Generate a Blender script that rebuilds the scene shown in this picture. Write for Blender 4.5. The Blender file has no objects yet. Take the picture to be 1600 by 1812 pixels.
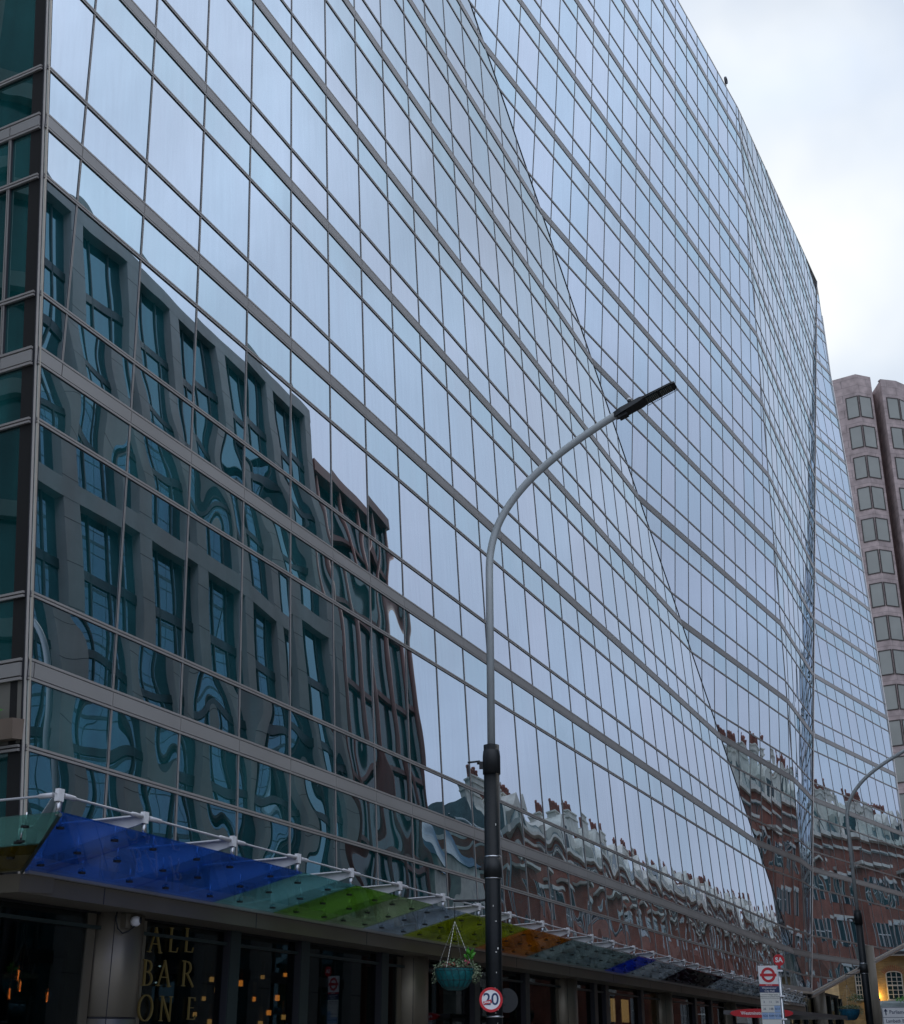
import bpy, bmesh, math, random
from mathutils import Vector, Matrix
R = math.radians
random.seed(7)
sc = bpy.context.scene
col = sc.collection

# ------------------------------------------------------------------ camera
F_PX, PITCH, EYE = 2316.09, 22.3956, 1.6
cam_d = bpy.data.cameras.new("camera")
cam_d.sensor_fit = 'VERTICAL'
cam_d.sensor_height = 36.0
cam_d.lens = F_PX / 1812 * 36
cam_d.clip_start = 0.1
cam_d.clip_end = 3000
cam = bpy.data.objects.new("camera", cam_d)
cam.location = (0, 0, EYE)
cam.rotation_euler = (R(90 + PITCH), 0, 0)
col.objects.link(cam)
sc.camera = cam

# ------------------------------------------------------------------ world: overcast sky with soft clouds
SUN_AZ, SUN_EL = 18.0, 40.0      # azimuth clockwise from +Y
w = bpy.data.worlds.new("World")
sc.world = w
w.use_nodes = True
nt = w.node_tree
for n in list(nt.nodes):
    nt.nodes.remove(n)


def wn(t, **k):
    n = nt.nodes.new(t)
    for a, b in k.items():
        setattr(n, a, b)
    return n


def wl(a, b):
    nt.links.new(a, b)


sky = wn('ShaderNodeTexSky')
sky.sky_type = 'NISHITA'
sky.sun_disc = False
sky.sun_elevation = R(SUN_EL)
sky.sun_rotation = R(SUN_AZ)
sky.air_density = 1.0
sky.dust_density = 2.0
skm = wn('ShaderNodeMix', data_type='RGBA', blend_type='MULTIPLY')
skm.inputs[0].default_value = 1
wl(sky.outputs[0], skm.inputs[6])
skm.inputs[7].default_value = (0.05, 0.05, 0.05, 1)
tc = wn('ShaderNodeTexCoord')
sep = wn('ShaderNodeSeparateXYZ')
wl(tc.outputs['Generated'], sep.inputs[0])
ramp = wn('ShaderNodeValToRGB')
wl(sep.outputs[2], ramp.inputs[0])
cr = ramp.color_ramp
cr.elements[0].position = 0.0
cr.elements[0].color = (0.34, 0.38, 0.47, 1)
cr.elements[1].position = 0.92
cr.elements[1].color = (0.92, 1.02, 1.20, 1)
e = cr.elements.new(0.28)
e.color = (0.46, 0.52, 0.66, 1)
e = cr.elements.new(0.55)
e.color = (0.66, 0.755, 0.93, 1)
e = cr.elements.new(0.70)
e.color = (0.80, 0.89, 1.06, 1)
# cloud mottling
mp = wn('ShaderNodeMapping')
wl(tc.outputs['Generated'], mp.inputs[0])
mp.inputs['Scale'].default_value = (1.0, 1.0, 1.7)
ns = wn('ShaderNodeTexNoise')
wl(mp.outputs[0], ns.inputs['Vector'])
ns.inputs['Scale'].default_value = 2.6
ns.inputs['Detail'].default_value = 5
ns.inputs['Roughness'].default_value = 0.5
ns.inputs['Distortion'].default_value = 0.35
cl = wn('ShaderNodeMapRange')
wl(ns.outputs[0], cl.inputs[0])
cl.inputs[1].default_value = 0.34
cl.inputs[2].default_value = 0.70
cl.inputs[3].default_value = 0.84
cl.inputs[4].default_value = 1.18
m1 = wn('ShaderNodeVectorMath', operation='MULTIPLY')
wl(ramp.outputs[0], m1.inputs[0])
wl(cl.outputs[0], m1.inputs[1])
# bright thin cloud where the sun stands
d0 = Vector((math.sin(R(SUN_AZ - 4.5)) * math.cos(R(35)), math.cos(R(SUN_AZ - 4.5)) * math.cos(R(35)), math.sin(R(35))))
dt = wn('ShaderNodeVectorMath', operation='DOT_PRODUCT')
nrm = wn('ShaderNodeVectorMath', operation='NORMALIZE')
wl(tc.outputs['Generated'], nrm.inputs[0])
wl(nrm.outputs[0], dt.inputs[0])
dt.inputs[1].default_value = d0
ns2 = wn('ShaderNodeTexNoise')
wl(tc.outputs['Generated'], ns2.inputs['Vector'])
ns2.inputs['Scale'].default_value = 4.5
ns2.inputs['Detail'].default_value = 4
ad = wn('ShaderNodeMath', operation='MULTIPLY_ADD')
wl(ns2.outputs[0], ad.inputs[0])
ad.inputs[1].default_value = 0.060
wl(dt.outputs['Value'], ad.inputs[2])
gl = wn('ShaderNodeMapRange', interpolation_type='SMOOTHSTEP')
wl(ad.outputs[0], gl.inputs[0])
gl.inputs[1].default_value = 1.008
gl.inputs[2].default_value = 1.034
mxg = wn('ShaderNodeMix', data_type='RGBA')
wl(gl.outputs[0], mxg.inputs[0])
wl(m1.outputs[0], mxg.inputs[6])
mxg.inputs[7].default_value = (0.74, 0.75, 0.735, 1)
# wide brightening around the sun side
gl2 = wn('ShaderNodeMapRange', interpolation_type='SMOOTHSTEP')
wl(ad.outputs[0], gl2.inputs[0])
gl2.inputs[1].default_value = 0.90
gl2.inputs[2].default_value = 0.985
mxh = wn('ShaderNodeMix', data_type='RGBA')
wl(gl2.outputs[0], mxh.inputs[0])
mw = wn('ShaderNodeVectorMath', operation='MULTIPLY')
mw.inputs[0].default_value = (0.485, 0.55, 0.655)
wl(cl.outputs[0], mw.inputs[1])
wl(mw.outputs[0], mxh.inputs[7])
wl(m1.outputs[0], mxh.inputs[6])
mxh.inputs[7].default_value = (0.53, 0.605, 0.705, 1)
wl(mxh.outputs[2], mxg.inputs[6])
fin = wn('ShaderNodeMix', data_type='RGBA')
fin.inputs[0].default_value = 0.12
wl(mxg.outputs[2], fin.inputs[6])
skc = wn('ShaderNodeVectorMath', operation='MINIMUM')
wl(skm.outputs[2], skc.inputs[0])
skc.inputs[1].default_value = (0.80, 0.86, 0.92)
wl(skc.outputs[0], fin.inputs[7])
bg = wn('ShaderNodeBackground')
wl(fin.outputs[2], bg.inputs[0])
bg.inputs[1].default_value = 1.0
wo = wn('ShaderNodeOutputWorld')
wl(bg.outputs[0], wo.inputs[0])

# ------------------------------------------------------------------ sun (veiled) and exposure
sd = bpy.data.lights.new("sun", 'SUN')
sd.energy = 0.7
sd.angle = R(14)
sd.color = (1.0, 0.96, 0.9)
sun = bpy.data.objects.new("sun", sd)
sv = Vector((math.sin(R(SUN_AZ)) * math.cos(R(SUN_EL)), math.cos(R(SUN_AZ)) * math.cos(R(SUN_EL)), math.sin(R(SUN_EL))))
sun.rotation_euler = sv.to_track_quat('Z', 'Y').to_euler()
col.objects.link(sun)
sc.view_settings.view_transform = 'Standard'
sc.view_settings.look = 'None'
sc.view_settings.exposure = 0.48
sc.view_settings.gamma = 1.0
sc.view_settings.use_curve_mapping = False
sc.cycles.max_bounces = 10
sc.cycles.glossy_bounces = 5
sc.cycles.transparent_max_bounces = 16
sc.cycles.caustics_reflective = False
sc.cycles.caustics_refractive = False

# ------------------------------------------------------------------ helpers
AZ = R(23.4)
U = Vector((math.sin(AZ), math.cos(AZ), 0))     # along the street
N = Vector((-math.cos(AZ), math.sin(AZ), 0))    # across the street, into the glass building
ZV = Vector((0, 0, 1))


def sp(s, p, z):
    return U * s + N * p + ZV * z


def at_z(x, y, z):
    t = R(PITCH); r = x - 800; u = 906 - y
    d = Vector((r, F_PX * math.cos(t) - u * math.sin(t), u * math.cos(t) + F_PX * math.sin(t)))
    k = (z - EYE) / d.z
    return Vector((d.x * k, d.y * k, z))


def at_plane(x, y, n, dd):
    t = R(PITCH); r = x - 800; u = 906 - y
    d = Vector((r, F_PX * math.cos(t) - u * math.sin(t), u * math.cos(t) + F_PX * math.sin(t)))
    o = Vector((0, 0, EYE))
    return o + d * ((dd - n.dot(o)) / n.dot(d))


def sz_at_p(x, y, p):
    q = at_plane(x, y, N, p)
    return U.dot(q), q.z


class MB:
    """collects shapes into one bmesh"""
    def __init__(s):
        s.bm = bmesh.new()

    def poly(s, pts, m=0):
        vs = [s.bm.verts.new(p) for p in pts]
        f = s.bm.faces.new(vs)
        f.material_index = m
        return f

    def hexa(s, a, b, m=0):
        """a, b: lists of equal length of points (two caps)"""
        va = [s.bm.verts.new(p) for p in a]
        vb = [s.bm.verts.new(p) for p in b]
        n = len(a)
        fs = [s.bm.faces.new(list(reversed(va))), s.bm.faces.new(vb)]
        for i in range(n):
            j = (i + 1) % n
            fs.append(s.bm.faces.new([va[i], va[j], vb[j], vb[i]]))
        for f in fs:
            f.material_index = m
        return s

    def box(s, o, x, y, z, m=0):
        """o corner, x y z edge vectors"""
        o = Vector(o); x = Vector(x); y = Vector(y); z = Vector(z)
        return s.hexa([o, o + x, o + x + y, o + y], [o + z, o + x + z, o + x + y + z, o + y + z], m)

    def cbox(s, c, dx, dy, dz, ux=Vector((1, 0, 0)), uy=Vector((0, 1, 0)), uz=ZV, m=0):
        c = Vector(c)
        return s.box(c - ux * dx / 2 - uy * dy / 2 - uz * dz / 2, ux * dx, uy * dy, uz * dz, m)

    def spbox(s, s0, s1, p0, p1, z0, z1, m=0):
        return s.box(sp(s0, p0, z0), U * (s1 - s0), N * (p1 - p0), ZV * (z1 - z0), m)

    def tube(s, pts, r, n=10, m=0, cap=True, smooth=True):
        pts = [Vector(p) for p in pts]
        rs = r if isinstance(r, (list, tuple)) else [r] * len(pts)
        rings = []
        up = None
        for i, p in enumerate(pts):
            d = (pts[min(i + 1, len(pts) - 1)] - pts[max(i - 1, 0)]).normalized()
            if up is None:
                up = d.orthogonal().normalized()
            up = (up - d * up.dot(d))
            if up.length < 1e-6:
                up = d.orthogonal()
            up.normalize()
            v = d.cross(up)
            rings.append([s.bm.verts.new(p + (up * math.cos(2 * math.pi * k / n) + v * math.sin(2 * math.pi * k / n)) * rs[i]) for k in range(n)])
        for a, b in zip(rings, rings[1:]):
            for k in range(n):
                f = s.bm.faces.new([a[k], a[(k + 1) % n], b[(k + 1) % n], b[k]])
                f.smooth = smooth
                f.material_index = m
        if cap:
            f = s.bm.faces.new(list(reversed(rings[0]))); f.material_index = m
            f = s.bm.faces.new(rings[-1]); f.material_index = m
        return s

    def lathe(s, c, prof, n=24, m=0, smooth=True):
        c = Vector(c)
        rings = [[s.bm.verts.new(c + Vector((r * math.cos(2 * math.pi * k / n), r * math.sin(2 * math.pi * k / n), z))) for k in range(n)] for r, z in prof]
        for a, b in zip(rings, rings[1:]):
            for k in range(n):
                f = s.bm.faces.new([a[k], a[(k + 1) % n], b[(k + 1) % n], b[k]])
                f.smooth = smooth
                f.material_index = m
        for ring, rev in ((rings[0], True), (rings[-1], False)):
            f = s.bm.faces.new(list(reversed(ring)) if rev else ring)
            f.material_index = m
        return s

    def disc(s, c, nrm, r, th, n=32, m=0, r0=0.0):
        """disc / ring with thickness th towards nrm"""
        c = Vector(c); nrm = Vector(nrm).normalized()
        a = nrm.cross(ZV) if abs(nrm.z) < 0.99 else Vector((1, 0, 0)); a.normalize(); b = a.cross(nrm)
        def ring(rr, off):
            return [c + nrm * off + (a * math.cos(2 * math.pi * k / n) + b * math.sin(2 * math.pi * k / n)) * rr for k in range(n)]
        if r0 <= 0:
            return s.hexa(ring(r, 0), ring(r, th), m)
        R0, R1, R2, R3 = ring(r, 0), ring(r, th), ring(r0, th), ring(r0, 0)
        for k in range(n):
            j = (k + 1) % n
            s.poly([R0[k], R0[j], R1[j], R1[k]], m)
            s.poly([R1[k], R1[j], R2[j], R2[k]], m)
            s.poly([R2[k], R2[j], R3[j], R3[k]], m)
        return s

    def build(s, name, mats, parent=None, base=None):
        if not isinstance(mats, (list, tuple)):
            mats = [mats]
        bmesh.ops.recalc_face_normals(s.bm, faces=s.bm.faces)
        me = bpy.data.meshes.new(name)
        if base is not None and parent is None:
            bmesh.ops.translate(s.bm, verts=s.bm.verts, vec=-Vector(base))
        if parent is not None:
            bmesh.ops.translate(s.bm, verts=s.bm.verts, vec=-wloc(parent))
        s.bm.to_mesh(me)
        s.bm.free()
        for m in mats:
            me.materials.append(m)
        o = bpy.data.objects.new(name, me)
        if base is not None and parent is None:
            o.location = base
        col.objects.link(o)
        if parent is not None:
            o.parent = parent
        return o


def wloc(o):
    v = Vector(o.location)
    while o.parent:
        o = o.parent
        v += Vector(o.location)
    return v


def tag(o, label=None, cat=None, group=None, kind=None):
    if label: o['label'] = label
    if cat: o['category'] = cat
    if group: o['group'] = group
    if kind: o['kind'] = kind
    return o


def empty(name, loc, label, cat, group=None):
    o = bpy.data.objects.new(name, None)
    o.location = loc
    o.empty_display_size = 0.3
    col.objects.link(o)
    return tag(o, label, cat, group)


def copy_tree(o, parent=None):
    c = o.copy()
    col.objects.link(c)
    if parent is not None:
        c.parent = parent
    for ch in list(o.children):
        copy_tree(ch, c)
    return c


# ------------------------------------------------------------------ materials
def newmat(name):
    m = bpy.data.materials.new(name)
    m.use_nodes = True
    t = m.node_tree
    for n in list(t.nodes):
        t.nodes.remove(n)
    out = t.nodes.new('ShaderNodeOutputMaterial')
    return m, t, out


def pbr(name, c, rough=0.6, metal=0.0, var=0.0, vs=3.0, bump=0.0, bs=40.0, spec=0.5, emis=None, es=0.0, c2=None, stretch=None):
    m, t, out = newmat(name)
    b = t.nodes.new('ShaderNodeBsdfPrincipled')
    t.links.new(b.outputs[0], out.inputs[0])
    b.inputs['Base Color'].default_value = (*c, 1)
    b.inputs['Roughness'].default_value = rough
    b.inputs['Metallic'].default_value = metal
    b.inputs['Specular IOR Level'].default_value = spec
    if emis:
        b.inputs['Emission Color'].default_value = (*emis, 1)
        b.inputs['Emission Strength'].default_value = es
    co = t.nodes.new('ShaderNodeTexCoord')
    src = co.outputs['Object']
    if stretch:
        mp_ = t.nodes.new('ShaderNodeMapping')
        mp_.inputs['Scale'].default_value = stretch
        t.links.new(src, mp_.inputs[0])
        src = mp_.outputs[0]
    if var > 0 or c2:
        n = t.nodes.new('ShaderNodeTexNoise')
        n.inputs['Scale'].default_value = vs
        n.inputs['Detail'].default_value = 6
        t.links.new(src, n.inputs['Vector'])
        mx = t.nodes.new('ShaderNodeMix'); mx.data_type = 'RGBA'
        a = c2 if c2 else tuple(v * (1 - var) for v in c)
        mx.inputs[6].default_value = (*a, 1)
        mx.inputs[7].default_value = (*(c if c2 else tuple(min(1, v * (1 + var)) for v in c)), 1)
        mr = t.nodes.new('ShaderNodeMapRange')
        mr.inputs[1].default_value = 0.3; mr.inputs[2].default_value = 0.7
        t.links.new(n.outputs[0], mr.inputs[0])
        t.links.new(mr.outputs[0], mx.inputs[0])
        t.links.new(mx.outputs[2], b.inputs['Base Color'])
    if bump > 0:
        n = t.nodes.new('ShaderNodeTexNoise')
        n.inputs['Scale'].default_value = bs
        n.inputs['Detail'].default_value = 4
        t.links.new(src, n.inputs['Vector'])
        bp = t.nodes.new('ShaderNodeBump')
        bp.inputs['Strength'].default_value = bump
        bp.inputs['Distance'].default_value = 0.02
        t.links.new(n.outputs[0], bp.inputs['Height'])
        t.links.new(bp.outputs[0], b.inputs['Normal'])
    return m


def brick(name, c1, c2, mortar, ux, scale=1.0, bw=0.225, bh=0.075, ms=0.01):
    """brick courses laid along horizontal direction ux"""
    m, t, out = newmat(name)
    b = t.nodes.new('ShaderNodeBsdfPrincipled')
    t.links.new(b.outputs[0], out.inputs[0])
    b.inputs['Roughness'].default_value = 0.85
    g = t.nodes.new('ShaderNodeNewGeometry')
    dx = t.nodes.new('ShaderNodeVectorMath'); dx.operation = 'DOT_PRODUCT'
    dx.inputs[1].default_value = ux
    t.links.new(g.outputs['Position'], dx.inputs[0])
    sx = t.nodes.new('ShaderNodeSeparateXYZ')
    t.links.new(g.outputs['Position'], sx.inputs[0])
    cb = t.nodes.new('ShaderNodeCombineXYZ')
    t.links.new(dx.outputs['Value'], cb.inputs[0])
    t.links.new(sx.outputs[2], cb.inputs[1])
    br = t.nodes.new('ShaderNodeTexBrick')
    br.inputs['Scale'].default_value = scale
    br.inputs['Brick Width'].default_value = bw
    br.inputs['Row Height'].default_value = bh
    br.inputs['Mortar Size'].default_value = ms
    br.inputs['Color1'].default_value = (*c1, 1)
    br.inputs['Color2'].default_value = (*c2, 1)
    br.inputs['Mortar'].default_value = (*mortar, 1)
    t.links.new(cb.outputs[0], br.inputs['Vector'])
    n = t.nodes.new('ShaderNodeTexNoise')
    n.inputs['Scale'].default_value = 1.2
    n.inputs['Detail'].default_value = 6
    t.links.new(g.outputs['Position'], n.inputs['Vector'])
    mr = t.nodes.new('ShaderNodeMapRange')
    mr.inputs[1].default_value = 0.3; mr.inputs[2].default_value = 0.7
    mr.inputs[3].default_value = 0.7; mr.inputs[4].default_value = 1.2
    t.links.new(n.outputs[0], mr.inputs[0])
    vm = t.nodes.new('ShaderNodeVectorMath'); vm.operation = 'MULTIPLY'
    t.links.new(br.outputs[0], vm.inputs[0])
    t.links.new(mr.outputs[0], vm.inputs[1])
    t.links.new(vm.outputs[0], b.inputs['Base Color'])
    return m


def facade_glass(name, ud, vd, body=(0.008, 0.085, 0.095), refl=(0.785, 0.85, 0.95), base_r=0.67):
    """coated curtain-wall glass: mirror layer with roller-wave warp and pillowing per pane over a teal body"""
    m, t, out = newmat(name)
    L = t.links.new
    uv = t.nodes.new('ShaderNodeUVMap')
    su = t.nodes.new('ShaderNodeSeparateXYZ'); L(uv.outputs[0], su.inputs[0])
    at = t.nodes.new('ShaderNodeAttribute'); at.attribute_name = 'pane'
    sa = t.nodes.new('ShaderNodeSeparateColor'); L(at.outputs['Color'], sa.inputs[0])
    wa = t.nodes.new('ShaderNodeAttribute'); wa.attribute_name = 'warp'

    def math_(op, a, b=None, c=None):
        n = t.nodes.new('ShaderNodeMath'); n.operation = op
        for i, v in enumerate((a, b, c)):
            if v is None: continue
            if isinstance(v, (int, float)): n.inputs[i].default_value = v
            else: L(v, n.inputs[i])
        return n.outputs[0]

    def vec(op, a, b):
        n = t.nodes.new('ShaderNodeVectorMath'); n.operation = op
        if op == 'SCALE' and not isinstance(a, (tuple, Vector)):
            L(a, n.inputs[0]); L(b, n.inputs['Scale']); return n.outputs[0]
        for i, v in enumerate((a, b)):
            if isinstance(v, (tuple, Vector)): n.inputs[i].default_value = v
            elif op == 'SCALE' and i == 1: L(v, n.inputs['Scale'])
            else: L(v, n.inputs[i])
        return n.outputs[0]

    g = t.nodes.new('ShaderNodeNewGeometry')
    rnd = math_('MULTIPLY', sa.outputs[0], 60.0)
    # pillowing
    pu = math_('MULTIPLY', math_('SUBTRACT', su.outputs[0], 0.5), math_('MULTIPLY_ADD', sa.outputs[1], 0.010, 0.002))
    pv = math_('MULTIPLY', math_('SUBTRACT', su.outputs[1], 0.5), math_('MULTIPLY_ADD', sa.outputs[2], 0.010, 0.001))
    # fixed tilt of each pane in its frame
    tu = math_('MULTIPLY', math_('SUBTRACT', sa.outputs[2], 0.5), 0.0085)
    tv = math_('MULTIPLY', math_('SUBTRACT', sa.outputs[1], 0.5), 0.0075)
    # roller wave
    co = t.nodes.new('ShaderNodeTexCoord')
    mpn = t.nodes.new('ShaderNodeMapping'); L(co.outputs['Object'], mpn.inputs[0])
    mpn.inputs['Scale'].default_value = (1.0, 1.0, 0.75)
    no = t.nodes.new('ShaderNodeTexNoise'); no.noise_dimensions = '4D'
    L(mpn.outputs[0], no.inputs['Vector']); L(rnd, no.inputs['W'])
    no.inputs['Scale'].default_value = 1.1
    no.inputs['Detail'].default_value = 0.6
    sn = t.nodes.new('ShaderNodeSeparateColor'); L(no.outputs['Color'], sn.inputs[0])
    amp = wa.outputs['Fac']
    wu = math_('MULTIPLY', math_('SUBTRACT', sn.outputs[0], 0.5), amp)
    wv = math_('MULTIPLY', math_('SUBTRACT', sn.outputs[1], 0.5), amp)
    du = math_('ADD', math_('ADD', pu, tu), wu)
    dv = math_('ADD', math_('ADD', pv, tv), wv)
    a = t.nodes.new('ShaderNodeVectorMath'); a.operation = 'SCALE'; a.inputs[0].default_value = ud; L(du, a.inputs['Scale'])
    b = t.nodes.new('ShaderNodeVectorMath'); b.operation = 'SCALE'; b.inputs[0].default_value = vd; L(dv, b.inputs['Scale'])
    s1 = vec('ADD', a.outputs[0], b.outputs[0])
    s2 = vec('ADD', g.outputs['Normal'], s1)
    nn_ = t.nodes.new('ShaderNodeVectorMath'); nn_.operation = 'NORMALIZE'; L(s2, nn_.inputs[0])
    gs = t.nodes.new('ShaderNodeBsdfGlossy')
    gs.inputs['Roughness'].default_value = 0.0
    # slight pane to pane tone differences of the coating
    mc = t.nodes.new('ShaderNodeMix'); mc.data_type = 'RGBA'
    mc.inputs[6].default_value = (refl[0] * 0.90, refl[1] * 0.975, refl[2] * 0.985, 1)
    mc.inputs[7].default_value = (*refl, 1)
    L(sa.outputs[0], mc.inputs[0])
    # faint rain streaks down the glass
    n3 = t.nodes.new('ShaderNodeTexNoise'); n3.noise_dimensions = '4D'
    m3 = t.nodes.new('ShaderNodeMapping'); L(co.outputs['Object'], m3.inputs[0]); m3.inputs['Scale'].default_value = (7, 7, 0.22)
    L(m3.outputs[0], n3.inputs['Vector']); L(rnd, n3.inputs['W']); n3.inputs['Scale'].default_value = 1.6; n3.inputs['Detail'].default_value = 3
    mr3 = t.nodes.new('ShaderNodeMapRange'); L(n3.outputs[0], mr3.inputs[0])
    mr3.inputs[1].default_value = 0.3; mr3.inputs[2].default_value = 0.7; mr3.inputs[3].default_value = 0.945; mr3.inputs[4].default_value = 1.0
    L(vec('SCALE', mc.outputs[2], mr3.outputs[0]), gs.inputs['Color'])
    L(nn_.outputs[0], gs.inputs['Normal'])
    df = t.nodes.new('ShaderNodeBsdfDiffuse')
    # interior seen dimly: blinds, ceiling zones, darker rooms
    n2 = t.nodes.new('ShaderNodeTexNoise'); n2.noise_dimensions = '4D'
    m2 = t.nodes.new('ShaderNodeMapping'); L(co.outputs['Object'], m2.inputs[0]); m2.inputs['Scale'].default_value = (1.3, 1.3, 0.12)
    L(m2.outputs[0], n2.inputs['Vector']); L(rnd, n2.inputs['W'])
    n2.inputs['Scale'].default_value = 1.5
    mr = t.nodes.new('ShaderNodeMapRange'); L(n2.outputs[0], mr.inputs[0])
    mr.inputs[1].default_value = 0.35; mr.inputs[2].default_value = 0.65; mr.inputs[3].default_value = 0.45; mr.inputs[4].default_value = 1.5
    bc = vec('SCALE', body, mr.outputs[0])
    nb = t.nodes.new('ShaderNodeVectorMath')
    L(bc, df.inputs['Color'])
    lw = t.nodes.new('ShaderNodeLayerWeight'); lw.inputs['Blend'].default_value = 0.35
    L(nn_.outputs[0], lw.inputs['Normal'])
    fr = math_('MULTIPLY_ADD', lw.outputs['Fresnel'], 0.30, base_r)
    fr = math_('MINIMUM', fr, 0.97)
    mx = t.nodes.new('ShaderNodeMixShader')
    L(fr, mx.inputs[0]); L(df.outputs[0], mx.inputs[1]); L(gs.outputs[0], mx.inputs[2])
    L(mx.outputs[0], out.inputs[0])
    return m


def clear_glass(name, tint=(0.5, 0.55, 0.55), r=0.10, gl=(0.9, 0.95, 1.0), fres=0.8, cap=0.5, rough=0.0, glow=0.0):
    m, t, out = newmat(name)
    L = t.links.new
    tr = t.nodes.new('ShaderNodeBsdfTransparent'); tr.inputs[0].default_value = (*tint, 1)
    gs = t.nodes.new('ShaderNodeBsdfGlossy'); gs.inputs['Color'].default_value = (*gl, 1); gs.inputs['Roughness'].default_value = rough
    lw = t.nodes.new('ShaderNodeLayerWeight'); lw.inputs['Blend'].default_value = 0.5
    ma = t.nodes.new('ShaderNodeMath'); ma.operation = 'MULTIPLY_ADD'
    fn = t.nodes.new('ShaderNodeFresnel'); fn.inputs['IOR'].default_value = 1.5
    L(fn.outputs[0], ma.inputs[0]); ma.inputs[1].default_value = fres; ma.inputs[2].default_value = r
    mi = t.nodes.new('ShaderNodeMath'); mi.operation = 'MINIMUM'; L(ma.outputs[0], mi.inputs[0]); mi.inputs[1].default_value = cap
    mx = t.nodes.new('ShaderNodeMixShader')
    base = tr.outputs[0]
    if glow > 0:
        tl = t.nodes.new('ShaderNodeBsdfTranslucent'); tl.inputs[0].default_value = (*tint, 1)
        mg = t.nodes.new('ShaderNodeMixShader'); mg.inputs[0].default_value = glow
        L(tr.outputs[0], mg.inputs[1]); L(tl.outputs[0], mg.inputs[2]); base = mg.outputs[0]
    L(mi.outputs[0], mx.inputs[0]); L(base, mx.inputs[1]); L(gs.outputs[0], mx.inputs[2])
    L(mx.outputs[0], out.inputs[0])
    return m


M = {}
M['bronze'] = pbr('frame_metal', (0.40, 0.375, 0.355), 0.45, 0.25, var=0.08, vs=0.8)
M['bandm'] = pbr('band_metal', (0.38, 0.365, 0.35), 0.5, 0.25, var=0.10, vs=0.5)
M['corn'] = pbr('cornice_metal', (0.19, 0.165, 0.13), 0.5, 0.2, var=0.1, vs=1)
M['gap'] = pbr('gasket_black', (0.04, 0.04, 0.05), 0.6)
M['trim'] = pbr('light_trim', (0.75, 0.70, 0.66), 0.35, 0.5)
M['trimw'] = pbr('warm_trim', (0.62, 0.56, 0.47), 0.4, 0.4)
M['column'] = pbr('bronze_column', (0.30, 0.265, 0.21), 0.52, 0.7, var=0.06, vs=2)
_t = M['column'].node_tree
_b = next(n for n in _t.nodes if n.type == 'BSDF_PRINCIPLED')
_tn = _t.nodes.new('ShaderNodeTangent'); _tn.direction_type = 'RADIAL'; _tn.axis = 'Z'
_t.links.new(_tn.outputs[0], _b.inputs['Tangent'])
_b.inputs['Anisotropic'].default_value = 0.85
_b.inputs['Anisotropic Rotation'].default_value = 0.25
_b.inputs['Roughness'].default_value = 0.45
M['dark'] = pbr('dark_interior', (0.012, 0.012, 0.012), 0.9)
M['dgreen'] = pbr('shopfront_frame', (0.025, 0.04, 0.04), 0.4)
M['white'] = pbr('white_steel', (0.85, 0.85, 0.87), 0.4, 0.0, var=0.06, vs=6)
M['rod'] = pbr('rod_grey', (0.55, 0.55, 0.58), 0.4, 0.2)
M['steel'] = pbr('stainless_steel', (0.6, 0.6, 0.62), 0.25, 1.0)
M['grey_paint'] = pbr('grey_pole_paint', (0.48, 0.52, 0.53), 0.42, 0.1, var=0.05, vs=4)
M['black_paint'] = pbr('black_pole_paint', (0.006, 0.008, 0.010), 0.42, 0.0, spec=0.3, var=0.3, vs=5, bump=0.15, bs=30)
M['black'] = pbr('black_plastic', (0.012, 0.014, 0.016), 0.5)
M['red'] = pbr('sign_red', (0.62, 0.015, 0.025), 0.4)
M['signwhite'] = pbr('sign_white', (0.90, 0.90, 0.91), 0.4, var=0.03, vs=8)
M['navy'] = pbr('sign_navy', (0.02, 0.045, 0.13), 0.4)
M['ink'] = pbr('sign_ink', (0.015, 0.015, 0.03), 0.5)
M['ltblue'] = pbr('sign_light_blue', (0.35, 0.50, 0.75), 0.5)
M['cream'] = pbr('sign_cream', (0.80, 0.80, 0.75), 0.5)
M['stone'] = pbr('pale_stone', (0.37, 0.375, 0.36), 0.75, var=0.12, vs=0.7)
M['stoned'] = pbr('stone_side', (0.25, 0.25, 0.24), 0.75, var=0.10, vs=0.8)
M['creamst'] = pbr('cream_stone', (0.62, 0.59, 0.52), 0.8, var=0.2, vs=1.5)
M['slate'] = pbr('slate', (0.09, 0.125, 0.13), 0.6, var=0.25, vs=2)
M['pot'] = pbr('terracotta_pot', (0.27, 0.10, 0.075), 0.8, var=0.3, vs=3)
M['redcol'] = pbr('red_column', (0.27, 0.11, 0.09), 0.6, var=0.1, vs=1)
M['bwin'] = pbr('dark_window', (0.02, 0.05, 0.06), 0.08, 0.0, spec=0.8)
M['oglass'] = facade_glass('teal_office_glass', U, ZV, body=(0.006, 0.085, 0.095), refl=(0.40, 0.60, 0.68), base_r=0.38)
M['rglass'] = pbr('dark_teal_glass', (0.02, 0.085, 0.09), 0.12, 0.0, var=0.4, vs=0.5)
M['wframe'] = pbr('window_frame_white', (0.6, 0.6, 0.57), 0.5)
M['asphalt'] = pbr('asphalt', (0.05, 0.05, 0.052), 0.85, var=0.25, vs=1.5, bump=0.4, bs=90)
M['paving'] = pbr('paving', (0.23, 0.22, 0.21), 0.8, var=0.2, vs=1.2, bump=0.2, bs=30)
M['kerb'] = pbr('granite_kerb', (0.30, 0.30, 0.30), 0.8, var=0.15, vs=5)
M['linew'] = pbr('road_paint', (0.7, 0.7, 0.68), 0.7, var=0.15, vs=6)
M['granite'] = brick('pink_granite', (0.46, 0.37, 0.355), (0.43, 0.35, 0.34), (0.29, 0.24, 0.235), (0.9, 0.45, 0), 1.0, 2.1, 0.9, 0.025)
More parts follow.
